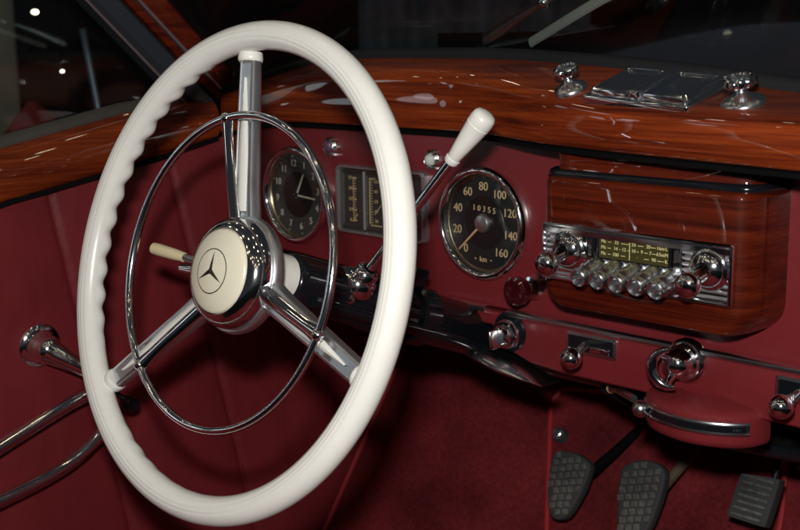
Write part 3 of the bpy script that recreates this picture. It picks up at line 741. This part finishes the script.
# ================================================================== ON THE RAIL
def rail_knob(x, y, lab, k=1.0):
    p, X, Y, N = on_rail(x, y); p = p+Y*.005; t = thing('rail_knob', lab, 'knob', p)
    N = (N+V((-.05, -.10, 0))).normalized()
    mb = MB(); mb.lathe([(.0165*k, -.003), (.0168*k, .001), (.0150*k, .0035), (.0100*k, .0055), (.0050*k, .0085), (.0036*k, .0120), (.0036*k, .017)], p, N, 40); mb.build('base', 'chrome_satin', t, angle=45)
    h0 = .0125
    mb = MB(); mb.lathe([(.0036*k, h0), (.0095*k, h0+.001), (.0122*k, h0+.003), (.0126*k, h0+.006), (.0118*k, h0+.0085), (.0100*k, h0+.0095), (.0088*k, h0+.0078), (0, h0+.0080)], p, N, 96, None, (10, .10))
    hd = mb.build('head', 'chrome', t, angle=40)
    mb = MB(); q = p+N*(h0+.0094)
    q = q-N*.0008
    for o_ in (-.0036, .0, .0036): mb.box(q+Y*o_*k, ((.013-abs(o_)*1.3)*k, .0012, .0010), X=X, Y=Y)
    mb.build('embossing', 'chrome_dark', hd, smooth=False)
rail_knob(.1285, -.0430, 'smaller looking chrome mushroom knob on the wooden rail nearer the gear lever', .9)
rail_knob(.3020, -.0500, 'chrome mushroom knob on wide base at passenger side of the ashtray', 1.06)
p0, X, Y, N = on_rail(.2155, -.033)
ash = thing('ashtray', 'flat chrome twin-lid ashtray set into the wooden dashboard rail', 'ashtray', p0)
aw, ad = .111, .064
mb = MB(); mb.prism(rrect(aw, ad, .003), p0-N*.004, X, Y, .0085); mb.build('tray_frame', 'chrome', ash, bevel=.0018)
for sx in (-1, 1):
    c = p0+X*(sx*.0282)+N*.0045; lw, ld = .0455, .054
    rows = []
    for ring, h in ((rrect(lw, ld, .003), -.001), (rrect(lw, ld, .003), .0020), (rrect(lw-.0022, ld-.0022, .003), .0044), (rrect(lw-.0055, ld-.0055, .003), .0054), (rrect(lw-.009, ld-.009, .003), .0048), (rrect(lw-.013, ld-.013, .003), .0030)):
        rows.append([c+X*q[0]+Y*q[1]+N*h for q in ring])
    mb = MB(); mb.grid(rows, closed_v=True); n = len(rows[0]); mb.f.append(tuple(5*n+k for k in range(n))); mb.build('lid', 'chrome', ash, angle=25)
mb = MB(); mb.prism(rrect(.0105, ad-.006, .002), p0+N*.0042, X, Y, .0078); mb.tube([p0+X*-.05+Y*(ad/2-.002)+N*.005, p0+X*.05+Y*(ad/2-.002)+N*.005], .0024, 10); mb.build('hinge_bar', 'chrome', ash, bevel=.0012)

# ================================================================== WINDSCREEN
wsc = thing('windscreen', 'dark glass windscreen standing in a grey rubber seal behind the wooden rail', 'windscreen', (.1, .03, .77))
def base_pt(x): 
    s = smoothed(x)[16]; return V((x, s.x, s.y))
def lean(z): return -.78*z
rows = []
wx = [-.452+.03*k for k in range(40)]
for x in wx:
    b = base_pt(x); rows.append([b+V((0, -.002, -.004)), b+V((0, -.004, .003)), b+V((0, -.002, .007)), b+V((0, .007, .0100)), b+V((0, .016, .008)), b+V((0, .018, -.006))])
mb = MB(); mb.grid(rows, closed_v=True); mb.f.append(tuple(range(6))); mb.f.append(tuple((len(rows)-1)*6+k for k in range(6)))
mb.build('rubber_seal', 'seal', wsc, angle=50)
rows = []
for x in wx:
    b = base_pt(x)+V((0, .010, .004)); rows.append([b+V((x*.0*h, lean(h)*.95, h)) for h in (0, .1, .2, .3, .38)])
r2 = [[p+V((0, .003, .003)) for p in r] for r in rows]
mb = MB(); mb.grid(rows); mb.grid(r2); mb.build('pane', 'screen_glass', wsc)
# windscreen pillar (A-post) with chrome and wood trims
pil = thing('windscreen_pillar', 'raked dark windscreen pillar with chrome beading and wood trim', 'pillar', (-.455, .0, .73))
def sweep(bx, pts2, name, mat, **kw):
    """pts2: offsets along the dash-forward direction and across, swept along the raked post"""
    A = V((-.450, -.022, .7280)); D = V((0.0, -.119, .113)).normalized(); F = V((0, .70, .72)); F = (F-D*F.dot(D)).normalized(); S = V((1, 0, 0))
    rows = [[A+D*d+F*a+S*b for a, b in pts2] for d in (-.012, .1, .2, .3, .42)]
    mb = MB(); mb.grid(rows, closed_v=True); n = len(pts2); mb.f.append(tuple(range(n))); mb.f.append(tuple(4*n+k for k in range(n)))
    return mb.build(name, mat, pil, **kw)
sweep(0, [(-.016, -.03), (-.016, -.006), (-.010, .002), (.008, .004), (.014, -.002), (.014, -.03)], 'door_channel', 'pillar_grey' if 'pillar_grey' in M else 'seal', angle=30)
sweep(0, [(-.0175, -.008), (-.0185, -.004), (-.0165, -.002), (-.0145, -.005)], 'chrome_bead', 'dull_frame')
sweep(0, [(.0155, -.03), (.0155, .001), (.019, .004), (.024, .004), (.026, -.001), (.026, -.03)], 'inner_trim', 'wood_console', angle=30)
sweep(0, [(.0262, -.004), (.0262, .004), (.0282, .0055), (.0302, .004), (.0302, -.004)], 'chrome_bead', 'dull_frame')
sweep(0, [(.031, -.03), (.031, .002), (.036, .006), (.052, .006), (.058, .0), (.058, -.03)], 'wood_trim', 'wood_console', angle=40)
sweep(0, [(.059, -.03), (.059, -.001), (.066, .002), (.072, -.004), (.072, -.03)], 'glass_gasket', 'black', angle=40)
# wipers on the outside of the glass
def scr(x, h): 
    b = base_pt(x)+V((0, .016, .004)); return b+V((0, lean(h)*.95+.006, h+.006))
for (pa, pb, lab, bl) in (((-.052, .007), (.215, .074), 'slim wiper arm with chrome pivot resting low on the windscreen', 0), ((.010, .006), (.245, .090), 'broad dull metal wiper blade lying across the windscreen', 1)):
    w = thing('wiper', lab, 'wiper', scr(*pa))
    if not bl:
        mb = MB(); q = [scr(pa[0]+(pb[0]-pa[0])*t, pa[1]+(pb[1]-pa[1])*t+.012*math.sin(PI*t)) for t in [k/10 for k in range(11)]]
        mb.tube(q, [.008, .0085, .0065, .005, .0032]+[.0024]*6, 10, flat=.5); mb.build('arm', 'chrome_satin', w)
        mb = MB(); mb.ball(q[4], .0062, 18); mb.build('pivot_nut', 'chrome', w)
    else:
        q = [scr(pa[0]+(pb[0]-pa[0])*t, pa[1]+(pb[1]-pa[1])*t) for t in [k/8 for k in range(9)]]
        mb = MB(); mb.tube(q, [.0052]*9, 8, flat=.45); mb.build('blade', 'wiper_grey', w)
        mb = MB(); mb.tube([scr(pb[0]-.04, pb[1]-.014), scr(pb[0], pb[1]+.002)], .0065, 10); mb.build('bridge', 'chrome_dark', w)

# ================================================================== DOOR
door = thing('door', 'driver door lined in pleated maroon leather with a varnished wood cap', 'door', (-.46, -.3, .05))
DXI = -.450
# pleated leather lining: shallow rounded pleats
def seam_y(k, z): return [-.78, -.60, -.42, -.2362, -.068][k]+(-.0)+(.63-z)*[.20, .20, .20, .19, .22][k] if k < 5 else .3
ys = [-.95+.0022*i for i in range(474)]; zs = [.02+.0135*i for i in range(51)]
rows = []
for y in ys:
    row = []
    for z in zs:
        d = min(abs(y-seam_y(k, z)) for k in range(5))
        g = -.0042*math.exp(-(d/.0026)**2)+.0060*min(1, d/.06)**.6-.004
        zt = lin(y, [(-.95, .40), (-.30, .632), (-.13, .660), (.10, .700)])
        row.append(V((DXI+g, y, min(z, zt))))
    rows.append(row)
mb = MB(); mb.grid(rows); mb.build('leather_lining', 'leather', door, angle=180)
# wood cap along the top of the door
ys = [-.95+.02*k for k in range(48)]
def cap_lo(y): return lin(y, [(-.95, .39), (-.60, .541), (-.30, .6300), (-.13, .6580), (-.012, .6825)])
def cap_hi(y): return lin(y, [(-.95, .45), (-.60, .602), (-.30, .6870), (-.13, .7200), (-.012, .7330)])
rows = []
for y in ys:
    if y > -.004: y = -.004
    lo, hi = cap_lo(y), cap_hi(y); h = hi-lo
    rows.append([V((DXI+dx, y, lo+h*f)) for dx, f in ((-.02, .02), (.004, .0), (.0105, .05), (.0145, .18), (.0160, .40), (.0145, .62), (.0090, .82), (.0, .95), (-.012, 1.0), (-.03, 1.0), (-.03, .02))])
mb = MB(); mb.grid(rows, closed_v=True); n = len(rows[0]); mb.f.append(tuple(range(n))); mb.f.append(tuple((len(rows)-1)*n+k for k in range(n)))
mb.build('wood_cap', 'wood_door', door, angle=50)
rows = []
for y in ys:
    if y > -.004: y = -.004
    lo = cap_lo(y); rows.append([V((DXI+dx, y, lo+dz)) for dx, dz in ((.012, .002), (.0125, -.0028), (.002, -.0048), (-.01, -.0048), (-.01, .002))])
mb = MB(); mb.grid(rows, closed_v=True); mb.build('belt_gasket', 'black', door)
rows = []
for y in ys:
    if y > -.03: y = -.03
    hi = cap_hi(y); rows.append([V((DXI+dx, y, hi+dz)) for dx, dz in ((-.010, -.004), (-.008, .003), (-.012, .0075), (-.026, .0100), (-.030, .006), (-.030, -.004))])
mb = MB(); mb.grid(rows, closed_v=True); mb.build('weatherstrip', 'felt', door, angle=50)
gy = [-.95, -.7, -.5, -.3, -.15, -.04]
mb = MB()
for dx in (0, .004):
    mb.grid([[V((DXI-.034+dx, y, cap_hi(y)-.02)), V((DXI-.034+dx, min(y, -.0), cap_hi(y)+.05)), V((DXI-.034+dx, y-.18*(y > -.2), cap_hi(y)+.20)), V((DXI-.034+dx, y-.36*(y > -.2), cap_hi(y)+.36))] for y in gy])
mb.build('window_pane', 'glass', door)
# window crank
CR = V((DXI, -.2630, .4615)); KN = V((-.398, -.1905, .3925))
mb = MB(); mb.lathe([(.0255, -.002), (.0258, .002), (.0235, .0045), (.0200, .0055), (.0180, .0085), (.0165, .016), (.0155, .024), (.0125, .030), (.006, .0335), (0, .034)], CR, (1, 0.02, -.06), 44)
hub = mb.build('window_crank', 'chrome', door, angle=40)
a0 = CR+V((.022, 0, -.002)); pts = [a0, a0.lerp(KN, .3)+V((.010, 0, .002)), a0.lerp(KN, .65)+V((.006, 0, 0)), KN]
mb = MB(); mb.tube(catmull(pts, 6), [.0160-.0105*min(1, k/9) for k in range(19)], 18); mb.build('arm', 'chrome', hub)
mb = MB(); mb.lathe([(.004, -.004), (.0058, .002), (.0082, .007), (.0100, .014), (.0100, .019), (.0075, .0245), (0, .026)], KN, (1, 0, -.05), 28); mb.build('knob', 'black_gloss', hub)
# pull handle: two chrome bars joined by a bend
mb = MB(); pts = catmull([(-.415, -.60, .275), (-.410, -.45, .329), (-.410, -.338, .3690), (-.410, -.245, .4005), (-.411, -.212, .402), (-.412, -.197, .388), (-.411, -.203, .366), (-.410, -.226, .3455), (-.410, -.269, .3245), (-.410, -.3427, .3085), (-.413, -.45, .292), (-.415, -.60, .262)], 8)
mb.tube(pts, .0079, 16)
pull = mb.build('pull_handle', 'chrome', door)
for q in ((-.448, -.56, .290), (-.448, -.56, .268)):
    mb = MB(); mb.lathe([(.009, 0), (.009, .003), (.005, .008), (.0042, .036)], q, (1, 0, 0), 18); mb.build('mount', 'chrome_dark', pull)
# piping line across the lining
mb = MB(); mb.tube([(-.446, -.60, .26), (-.446, -.338, .347), (-.446, -.18, .398)], .0022, 8); mb.build('welt', 'leather', door)

# ================================================================== FOOTWELL
fl = MB(); fl.grid([[V((x, y, .02)) for y in (-1.0, -.4, .12)] for x in (-.47, .2, .8)]); fl.build('floor', 'carpet', None, kind='structure')
# sloping toe board (carpet)
def toe(x, z): return V((x, .22+.7*(z-.2), z))
mb = MB(); rows = []
for i in range(40):
    x = -.45+1.22*i/39; rows.append([toe(x, .02+.385*j/24)+V((0, .0025*math.sin(x*23+j*.6)*math.sin(j*.45+x*9), 0)) for j in range(25)])
mb.grid(rows); tb = mb.build('toe_board', 'carpet', None); tag(tb, 'sloping footwell board covered in dull maroon carpet behind the pedals', 'carpet')
# mat with bound edge
poly = [(-.083, .187), (-.118, .255), (-.150, .318), (-.150, .334), (-.135, .345), (-.06, .352), (.06, .356), (.150, .357), (.168, .350), (.176, .335), (.186, .300), (.195, .268), (.205, .187)]
mt = thing('floor_mat', 'maroon carpet mat with bright red bound edge lying under the pedals', 'mat', toe(.03, .2))
N3 = V((0, -.82, .57)); up3 = V((0, .573, .819))
pp = [toe(x, z)+N3*.006 for x, z in catmull([(x, z, 0) for x, z in poly], 5) for x, z in [(x, z)]] if False else [toe(p.x, p.y)+N3*.006 for p in catmull([V((x, z, 0)) for x, z in poly], 6)]
mb = MB(); n = len(pp); mb.add(pp+[p-N3*.006 for p in pp], [tuple(range(n))]+[(i, (i+1) % n, n+(i+1) % n, n+i) for i in range(n)])
mb.build('mat', 'carpet', mt, smooth=False)
mb = MB(); mb.tube([p+N3*.001 for p in pp], .0036, 10); mb.build('bound_edge', 'piping', mt)
# kick panel on the door side ahead of the door
mb = MB(); mb.prism([(.015, .02), (.55, .02), (.55, .70), (.015, .70)], (DXI-.004, 0, 0), (0, 1, 0), (0, 0, 1), -.012)
kp_ = mb.build('kick_panel', 'leather', None, bevel=.002); tag(kp_, 'maroon side panel of the footwell ahead of the door', 'panel')
mb = MB(); mb.tube([toe(-.448, .05)+N3*.004+V((.004, 0, 0)), toe(-.448, .20)+N3*.004+V((.004, 0, 0)), toe(-.448, .40)+N3*.004+V((.004, 0, 0))], .0035, 8)
o = mb.build('piping', 'piping', None); tag(o, 'red piping in the corner of toe board and kick panel', 'piping')
# firewall behind the dash
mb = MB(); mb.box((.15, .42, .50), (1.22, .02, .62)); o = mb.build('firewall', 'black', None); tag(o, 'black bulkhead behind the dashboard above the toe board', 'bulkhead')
# heater box
for q, (pts_, r_q, lab) in enumerate((([(.03, .14, .47), (.12, .10, .435), (.24, .08, .425), (.40, .10, .43)], .007, 'black rubber hose drooping under the heater control'), ([(.10, .06, .455), (.16, .13, .40), (.22, .22, .37)], .004, 'thin black linkage rod running down to the toe board'))):
    mb = MB(); mb.tube(catmull(pts_, 8), r_q, 10); o = mb.build('hose' if q == 0 else 'linkage_rod', 'black_gloss', None); tag(o, lab, 'hose' if q == 0 else 'rod')
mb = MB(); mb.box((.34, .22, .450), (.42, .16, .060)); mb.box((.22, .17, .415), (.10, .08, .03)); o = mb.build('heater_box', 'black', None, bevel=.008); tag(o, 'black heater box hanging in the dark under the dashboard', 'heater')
# pedals
def pedal(poly, c_y, arm, lab, ribs, tilt=.42, th=.014, rows_=5):
    cx = sum(p[0] for p in poly)/len(poly); poly = [(cx+(x-cx)*.88-.003, z) for x, z in poly]; cz = sum(p[1] for p in poly)/len(poly)
    t = thing('pedal', lab, 'pedal', (cx, c_y, cz))
    Xp = V((1, 0, 0)); Yp = V((0, tilt, 1)).normalized(); Np = Xp.cross(Yp)
    o_ = V((cx, c_y, cz)); k = 1/Yp.z
    loc = [((x-cx), (z-cz)*k) for x, z in poly]
    sm = [(p.x, p.y) for p in catmull([V((x, z, 0)) for x, z in loc], 6, True)]
    mb = MB(); mb.prism(sm, o_, Xp, Yp, -th if False else th); pad = mb.build('pad', 'rubber', t, bevel=.003)
    front = o_+Np*th
    minx, maxx = min(p[0] for p in sm), max(p[0] for p in sm); minz, maxz = min(p[1] for p in sm), max(p[1] for p in sm)
    def inside(x, z, m=.005):
        ok = False; n = len(sm); j = n-1
        for i in range(n):
            if (sm[i][1] > z) != (sm[j][1] > z) and x < (sm[j][0]-sm[i][0])*(z-sm[i][1])/(sm[j][1]-sm[i][1])+sm[i][0]: ok = not ok
            j = i
        return ok and all((x-p[0])**2+(z-p[1])**2 > m*m for p in sm)
    mb = MB()
    if ribs == 'blocks':
        st = .0098
        for i in range(12):
            for j in range(14):
                x = minx+st*i; z = minz+st*.92*j+.0032*(i)
                if inside(x, z): mb.box(front+Xp*x+Yp*z+Np*.0006, (.0082+random.uniform(-.0006, .0004), .0076+random.uniform(-.0006, .0004), .0028), X=(Xp+Yp*.3), Y=Yp)
    else:
        nz = 7
        for j in range(nz):
            z = minz+.005+(maxz-minz-.010)*j/(nz-1)
            mb.box(front+Xp*((minx+maxx)/2+.003*z/.02)+Yp*z+Np*.0006, (maxx-minx-.014, .0034, .0030), X=Xp, Y=Yp)
    mb.build('tread', 'tread', pad, bevel=.0009, bseg=2)
    mb = MB(); mb.tube([V(q) for q in arm[0]], arm[1], 12, flat=arm[2]); mb.build('arm', arm[3], t)
PY = .205
pedal([(-.074, .300), (-.045, .306), (-.016, .300), (-.012, .285), (-.017, .262), (-.028, .238), (-.042, .230), (-.055, .233), (-.067, .250), (-.074, .275)], PY, ([(-.024, .215, .290), (-.020, .255, .305), (-.014, .33, .335)], [.0065, .0062, .006], 1., 'black'), 'clutch pedal with black waffle rubber pad beside the steering column', 'blocks')
pedal([(.027, .308), (.055, .321), (.084, .318), (.091, .300), (.088, .268), (.080, .245), (.060, .232), (.045, .238), (.034, .262), (.026, .290)], PY, ([(.074, .215, .296), (.076, .255, .315), (.082, .33, .352)], [.0062, .006, .006], 1., 'arm_metal'), 'brake pedal with worn waffle rubber pad, the middle pedal', 'blocks')
pedal([(.180, .338), (.183, .3405), (.205, .3425), (.226, .344), (.229, .341), (.227, .318), (.2245, .299), (.221, .2965), (.200, .2965), (.178, .297), (.1755, .300), (.177, .318)], PY, ([(.209, .215, .338), (.207, .235, .362), (.200, .27, .400)], [.0032, .003, .003], 1., 'chrome_dark'), 'accelerator pedal with ribbed square rubber pad and thin rod', 'ribs')
# dip switch on the mat edge
dp = toe(-.118, .293); t = thing('dip_switch', 'small round foot button on the carpet above the clutch pedal', 'foot switch', dp)
mb = MB(); mb.lathe([(.0095, 0), (.0095, .014), (.0085, .018), (.004, .019), (0, .019)], dp, N3, 24); mb.build('button', 'rubber', t)
mb = MB(); mb.lathe([(.0055, .0185), (.0065, .0205), (.0050, .0215)], dp, N3, 24); mb.build('ring', 'chrome_soft', t)

# ================================================================== OUTSIDE
g = MB(); g.grid([[V((x, y, -.45)) for y in (-8, 0, 14)] for x in (-14, 0, 10)]); g.build('ground', 'ground', None, kind='structure')
mb = MB(); rows = []
for i in range(13):
    x = -.46+1.3*i/12; rows.append([V((x, .05+1.35*t_, base_pt(max(-.45, x)).z-.012+.085*math.sin(PI*min(1, t_*.75))*(1-.35*((x-.2)/.65)**2))) for t_ in [k/12 for k in range(13)]])
mb.grid(rows); o = mb.build('bonnet', 'bonnet', None); tag(o, 'dark maroon bonnet seen faintly beyond the windscreen', 'bonnet')
t = thing('bonnet_ornament', 'small bright chrome ornament standing on the dark bonnet', 'ornament', (.08, .32, .79))
mb = MB(); mb.ball((.0740, .32, .8008), .0085, 20); mb.lathe([(.006, -.03), (.003, -.005), (.004, 0)], (.074, .32, .795), (0, 0, 1), 16); mb.build('body', 'chrome', t)
mb = MB(); mb.box((-4.5, 4.2, 1.2), (.1, 14, 3.4), X=(1, 0, 0)); o = mb.build('back_wall', 'backdrop', None); tag(o, 'dark showroom wall far beyond the door window', 'wall')
mb = MB(); mb.box((-1.5, 8.2, 1.2), (16, .1, 3.4)); o = mb.build('back_wall', 'backdrop', None); tag(o, 'dark showroom wall far beyond the windscreen', 'wall')
mb = MB(); mb.box((-2.16, .37, .35), (.06, .42, 1.15), X=(.93, -.49, 0), Y=(.49, .87, 0)); o = mb.build('display_board', 'panel_grey', None, bevel=.01); tag(o, 'pale grey board standing outside the door window', 'board')
rows = []
for k in range(9):
    z = .42+.24*k/8; w_ = lin(z, [(.42, .11), (.56, .09), (.62, .05), (.66, .01)])
    rows.append([V((-1.98+w_*.8*math.cos(2*PI*q/20)*(1+.1*math.sin(q*2.1+k)), .545+w_*math.sin(2*PI*q/20)*(1+.12*math.cos(q*1.7+k*.8)), z)) for q in range(20)])
mb = MB(); mb.grid(rows, closed_v=True); o = mb.build('red_cover', 'red_cloth', None); tag(o, 'crumpled red cloth cover beside the grey board outside', 'cloth')
mb = MB(); mb.tube([V((-2.25, .89, .60)), V((-2.28, .87, .842))], .0095, 12); mb.tube([V((-2.25, .89, -.45)), V((-2.25, .89, .61))], .008, 12); o = mb.build('barrier_pole', 'pole', None); tag(o, 'thin pale blue pole standing outside the door window', 'pole')
t = thing('display_curtain', 'dim blue grey curtain hanging beyond the windscreen above the gauges', 'curtain', (-3.0, 3.2, -.4))
rows = []
for k in range(60):
    u_ = k/59; x = -3.55+.85*u_; y = 3.1+.72*u_; f_ = .03*math.sin(u_*44)+.015*math.sin(u_*17)
    rows.append([V((x-f_*.7, y+f_*.7, z)) for z in (-.4, .3, .8, 1.3)])
mb = MB(); mb.grid(rows); mb.grid([[p+V((-.01, .01, 0)) for p in r] for r in rows]); mb.build('cloth', 'panel_blue', t)
mb = MB(); mb.tube([V((-3.6, 3.06, 1.31)), V((-2.65, 3.87, 1.31))], .015, 10); mb.build('rail', 'chrome_dark', t)

for (x, y, z, r, lab) in ((-3.465, 1.355, .9215, .012, 'bright oval lamp glowing high outside the door window'), (-3.283, 1.436, .536, .010, 'small lamp glowing low behind the pale blue pole'), (-3.35, 1.39, .700, .006, 'tiny lamp glowing between the grey board and the pole')):
    lp = thing('showroom_lamp', lab, 'lamp', (x, y, z))
    mb = MB(); mb.ball((x, y, z), r, 16, squash=.6); mb.build('globe', 'lamp', lp)
    mb = MB(); mb.tube([(x, y, z+r*.5), (x, y, z+.06), (x-.05, y, z+1.2)], .004, 6); mb.build('stem', 'black', lp)
# ================================================================== CAMERA
CAM = V((.78, -.8922, .80))
yaw, pitch, roll = R_(45.5016), R_(10.7062), R_(-.6601)
f_ = V((-math.sin(yaw)*math.cos(pitch), math.cos(yaw)*math.cos(pitch), -math.sin(pitch)))
r_ = f_.cross(V((0, 0, 1))).normalized(); u_ = r_.cross(f_)
rr = r_*math.cos(roll)+u_*math.sin(roll); uu = -r_*math.sin(roll)+u_*math.cos(roll)
cam = bpy.data.cameras.new('camera'); co = bpy.data.objects.new('camera', cam); COL.objects.link(co)
mw = Matrix((rr, uu, -f_)).transposed().to_4x4(); mw.translation = CAM; co.matrix_world = mw
cam.sensor_width = 36; cam.lens = 1187.436/800*36; cam.clip_start = .02; cam.clip_end = 200
cam.dof.use_dof = True; cam.dof.focus_distance = 1.05; cam.dof.aperture_fstop = 11
sc.camera = co

# ================================================================== LIGHT
def area(name, loc, target, sx, sy, power, col):
    l = bpy.data.lights.new(name, 'AREA'); l.shape = 'RECTANGLE'; l.size = sx; l.size_y = sy; l.energy = power; l.color = col
    o = bpy.data.objects.new(name, l); COL.objects.link(o); o.location = loc
    o.rotation_euler = (V(target)-V(loc)).to_track_quat('-Z', 'Y').to_euler(); return o
area('camera_flash', CAM+uu*.105-rr*.025-f_*.02, CAM+f_*1.1+uu*.04, .055, .035, 11.2, (1, .985, .955))
k = 0
for i in range(8):
    for j in range(5):
        l = bpy.data.lights.new('ceiling_lamp', 'POINT'); l.energy = 1.6; l.color = (1, .80, .55); l.shadow_soft_size = .036
        o = bpy.data.objects.new('ceiling_lamp', l); COL.objects.link(o)
        o.location = (-2.9+.98*i+random.uniform(-.35, .35), -3.9+1.2*j+random.uniform(-.4, .4), 3.0+random.uniform(-.15, .15)); k += 1

for k_ in range(9):
    a_ = .9*random.uniform(-1, 1); ob_ = area('hall_light', (-3.1+a_*.68, -2.9-a_*.73, 1.1+.14*k_), (0, -.2, .6), .26, .26, .36, (.88, .94, 1)); ob_.data.shape = 'DISK'
w = bpy.data.worlds.new('World'); sc.world = w; w.use_nodes = True
bg = w.node_tree.nodes['Background']; bg.inputs['Color'].default_value = (.020, .022, .026, 1); bg.inputs['Strength'].default_value = 1.0
sc.view_settings.view_transform = 'Standard'; sc.view_settings.look = 'None'; sc.view_settings.exposure = 0; sc.view_settings.gamma = 1
sc.cycles.use_denoising = True
sc.cycles.max_bounces = 8; sc.cycles.transparent_max_bounces = 12; sc.cycles.caustics_reflective = False; sc.cycles.caustics_refractive = False
sc.cycles.sample_clamp_indirect = 4.0
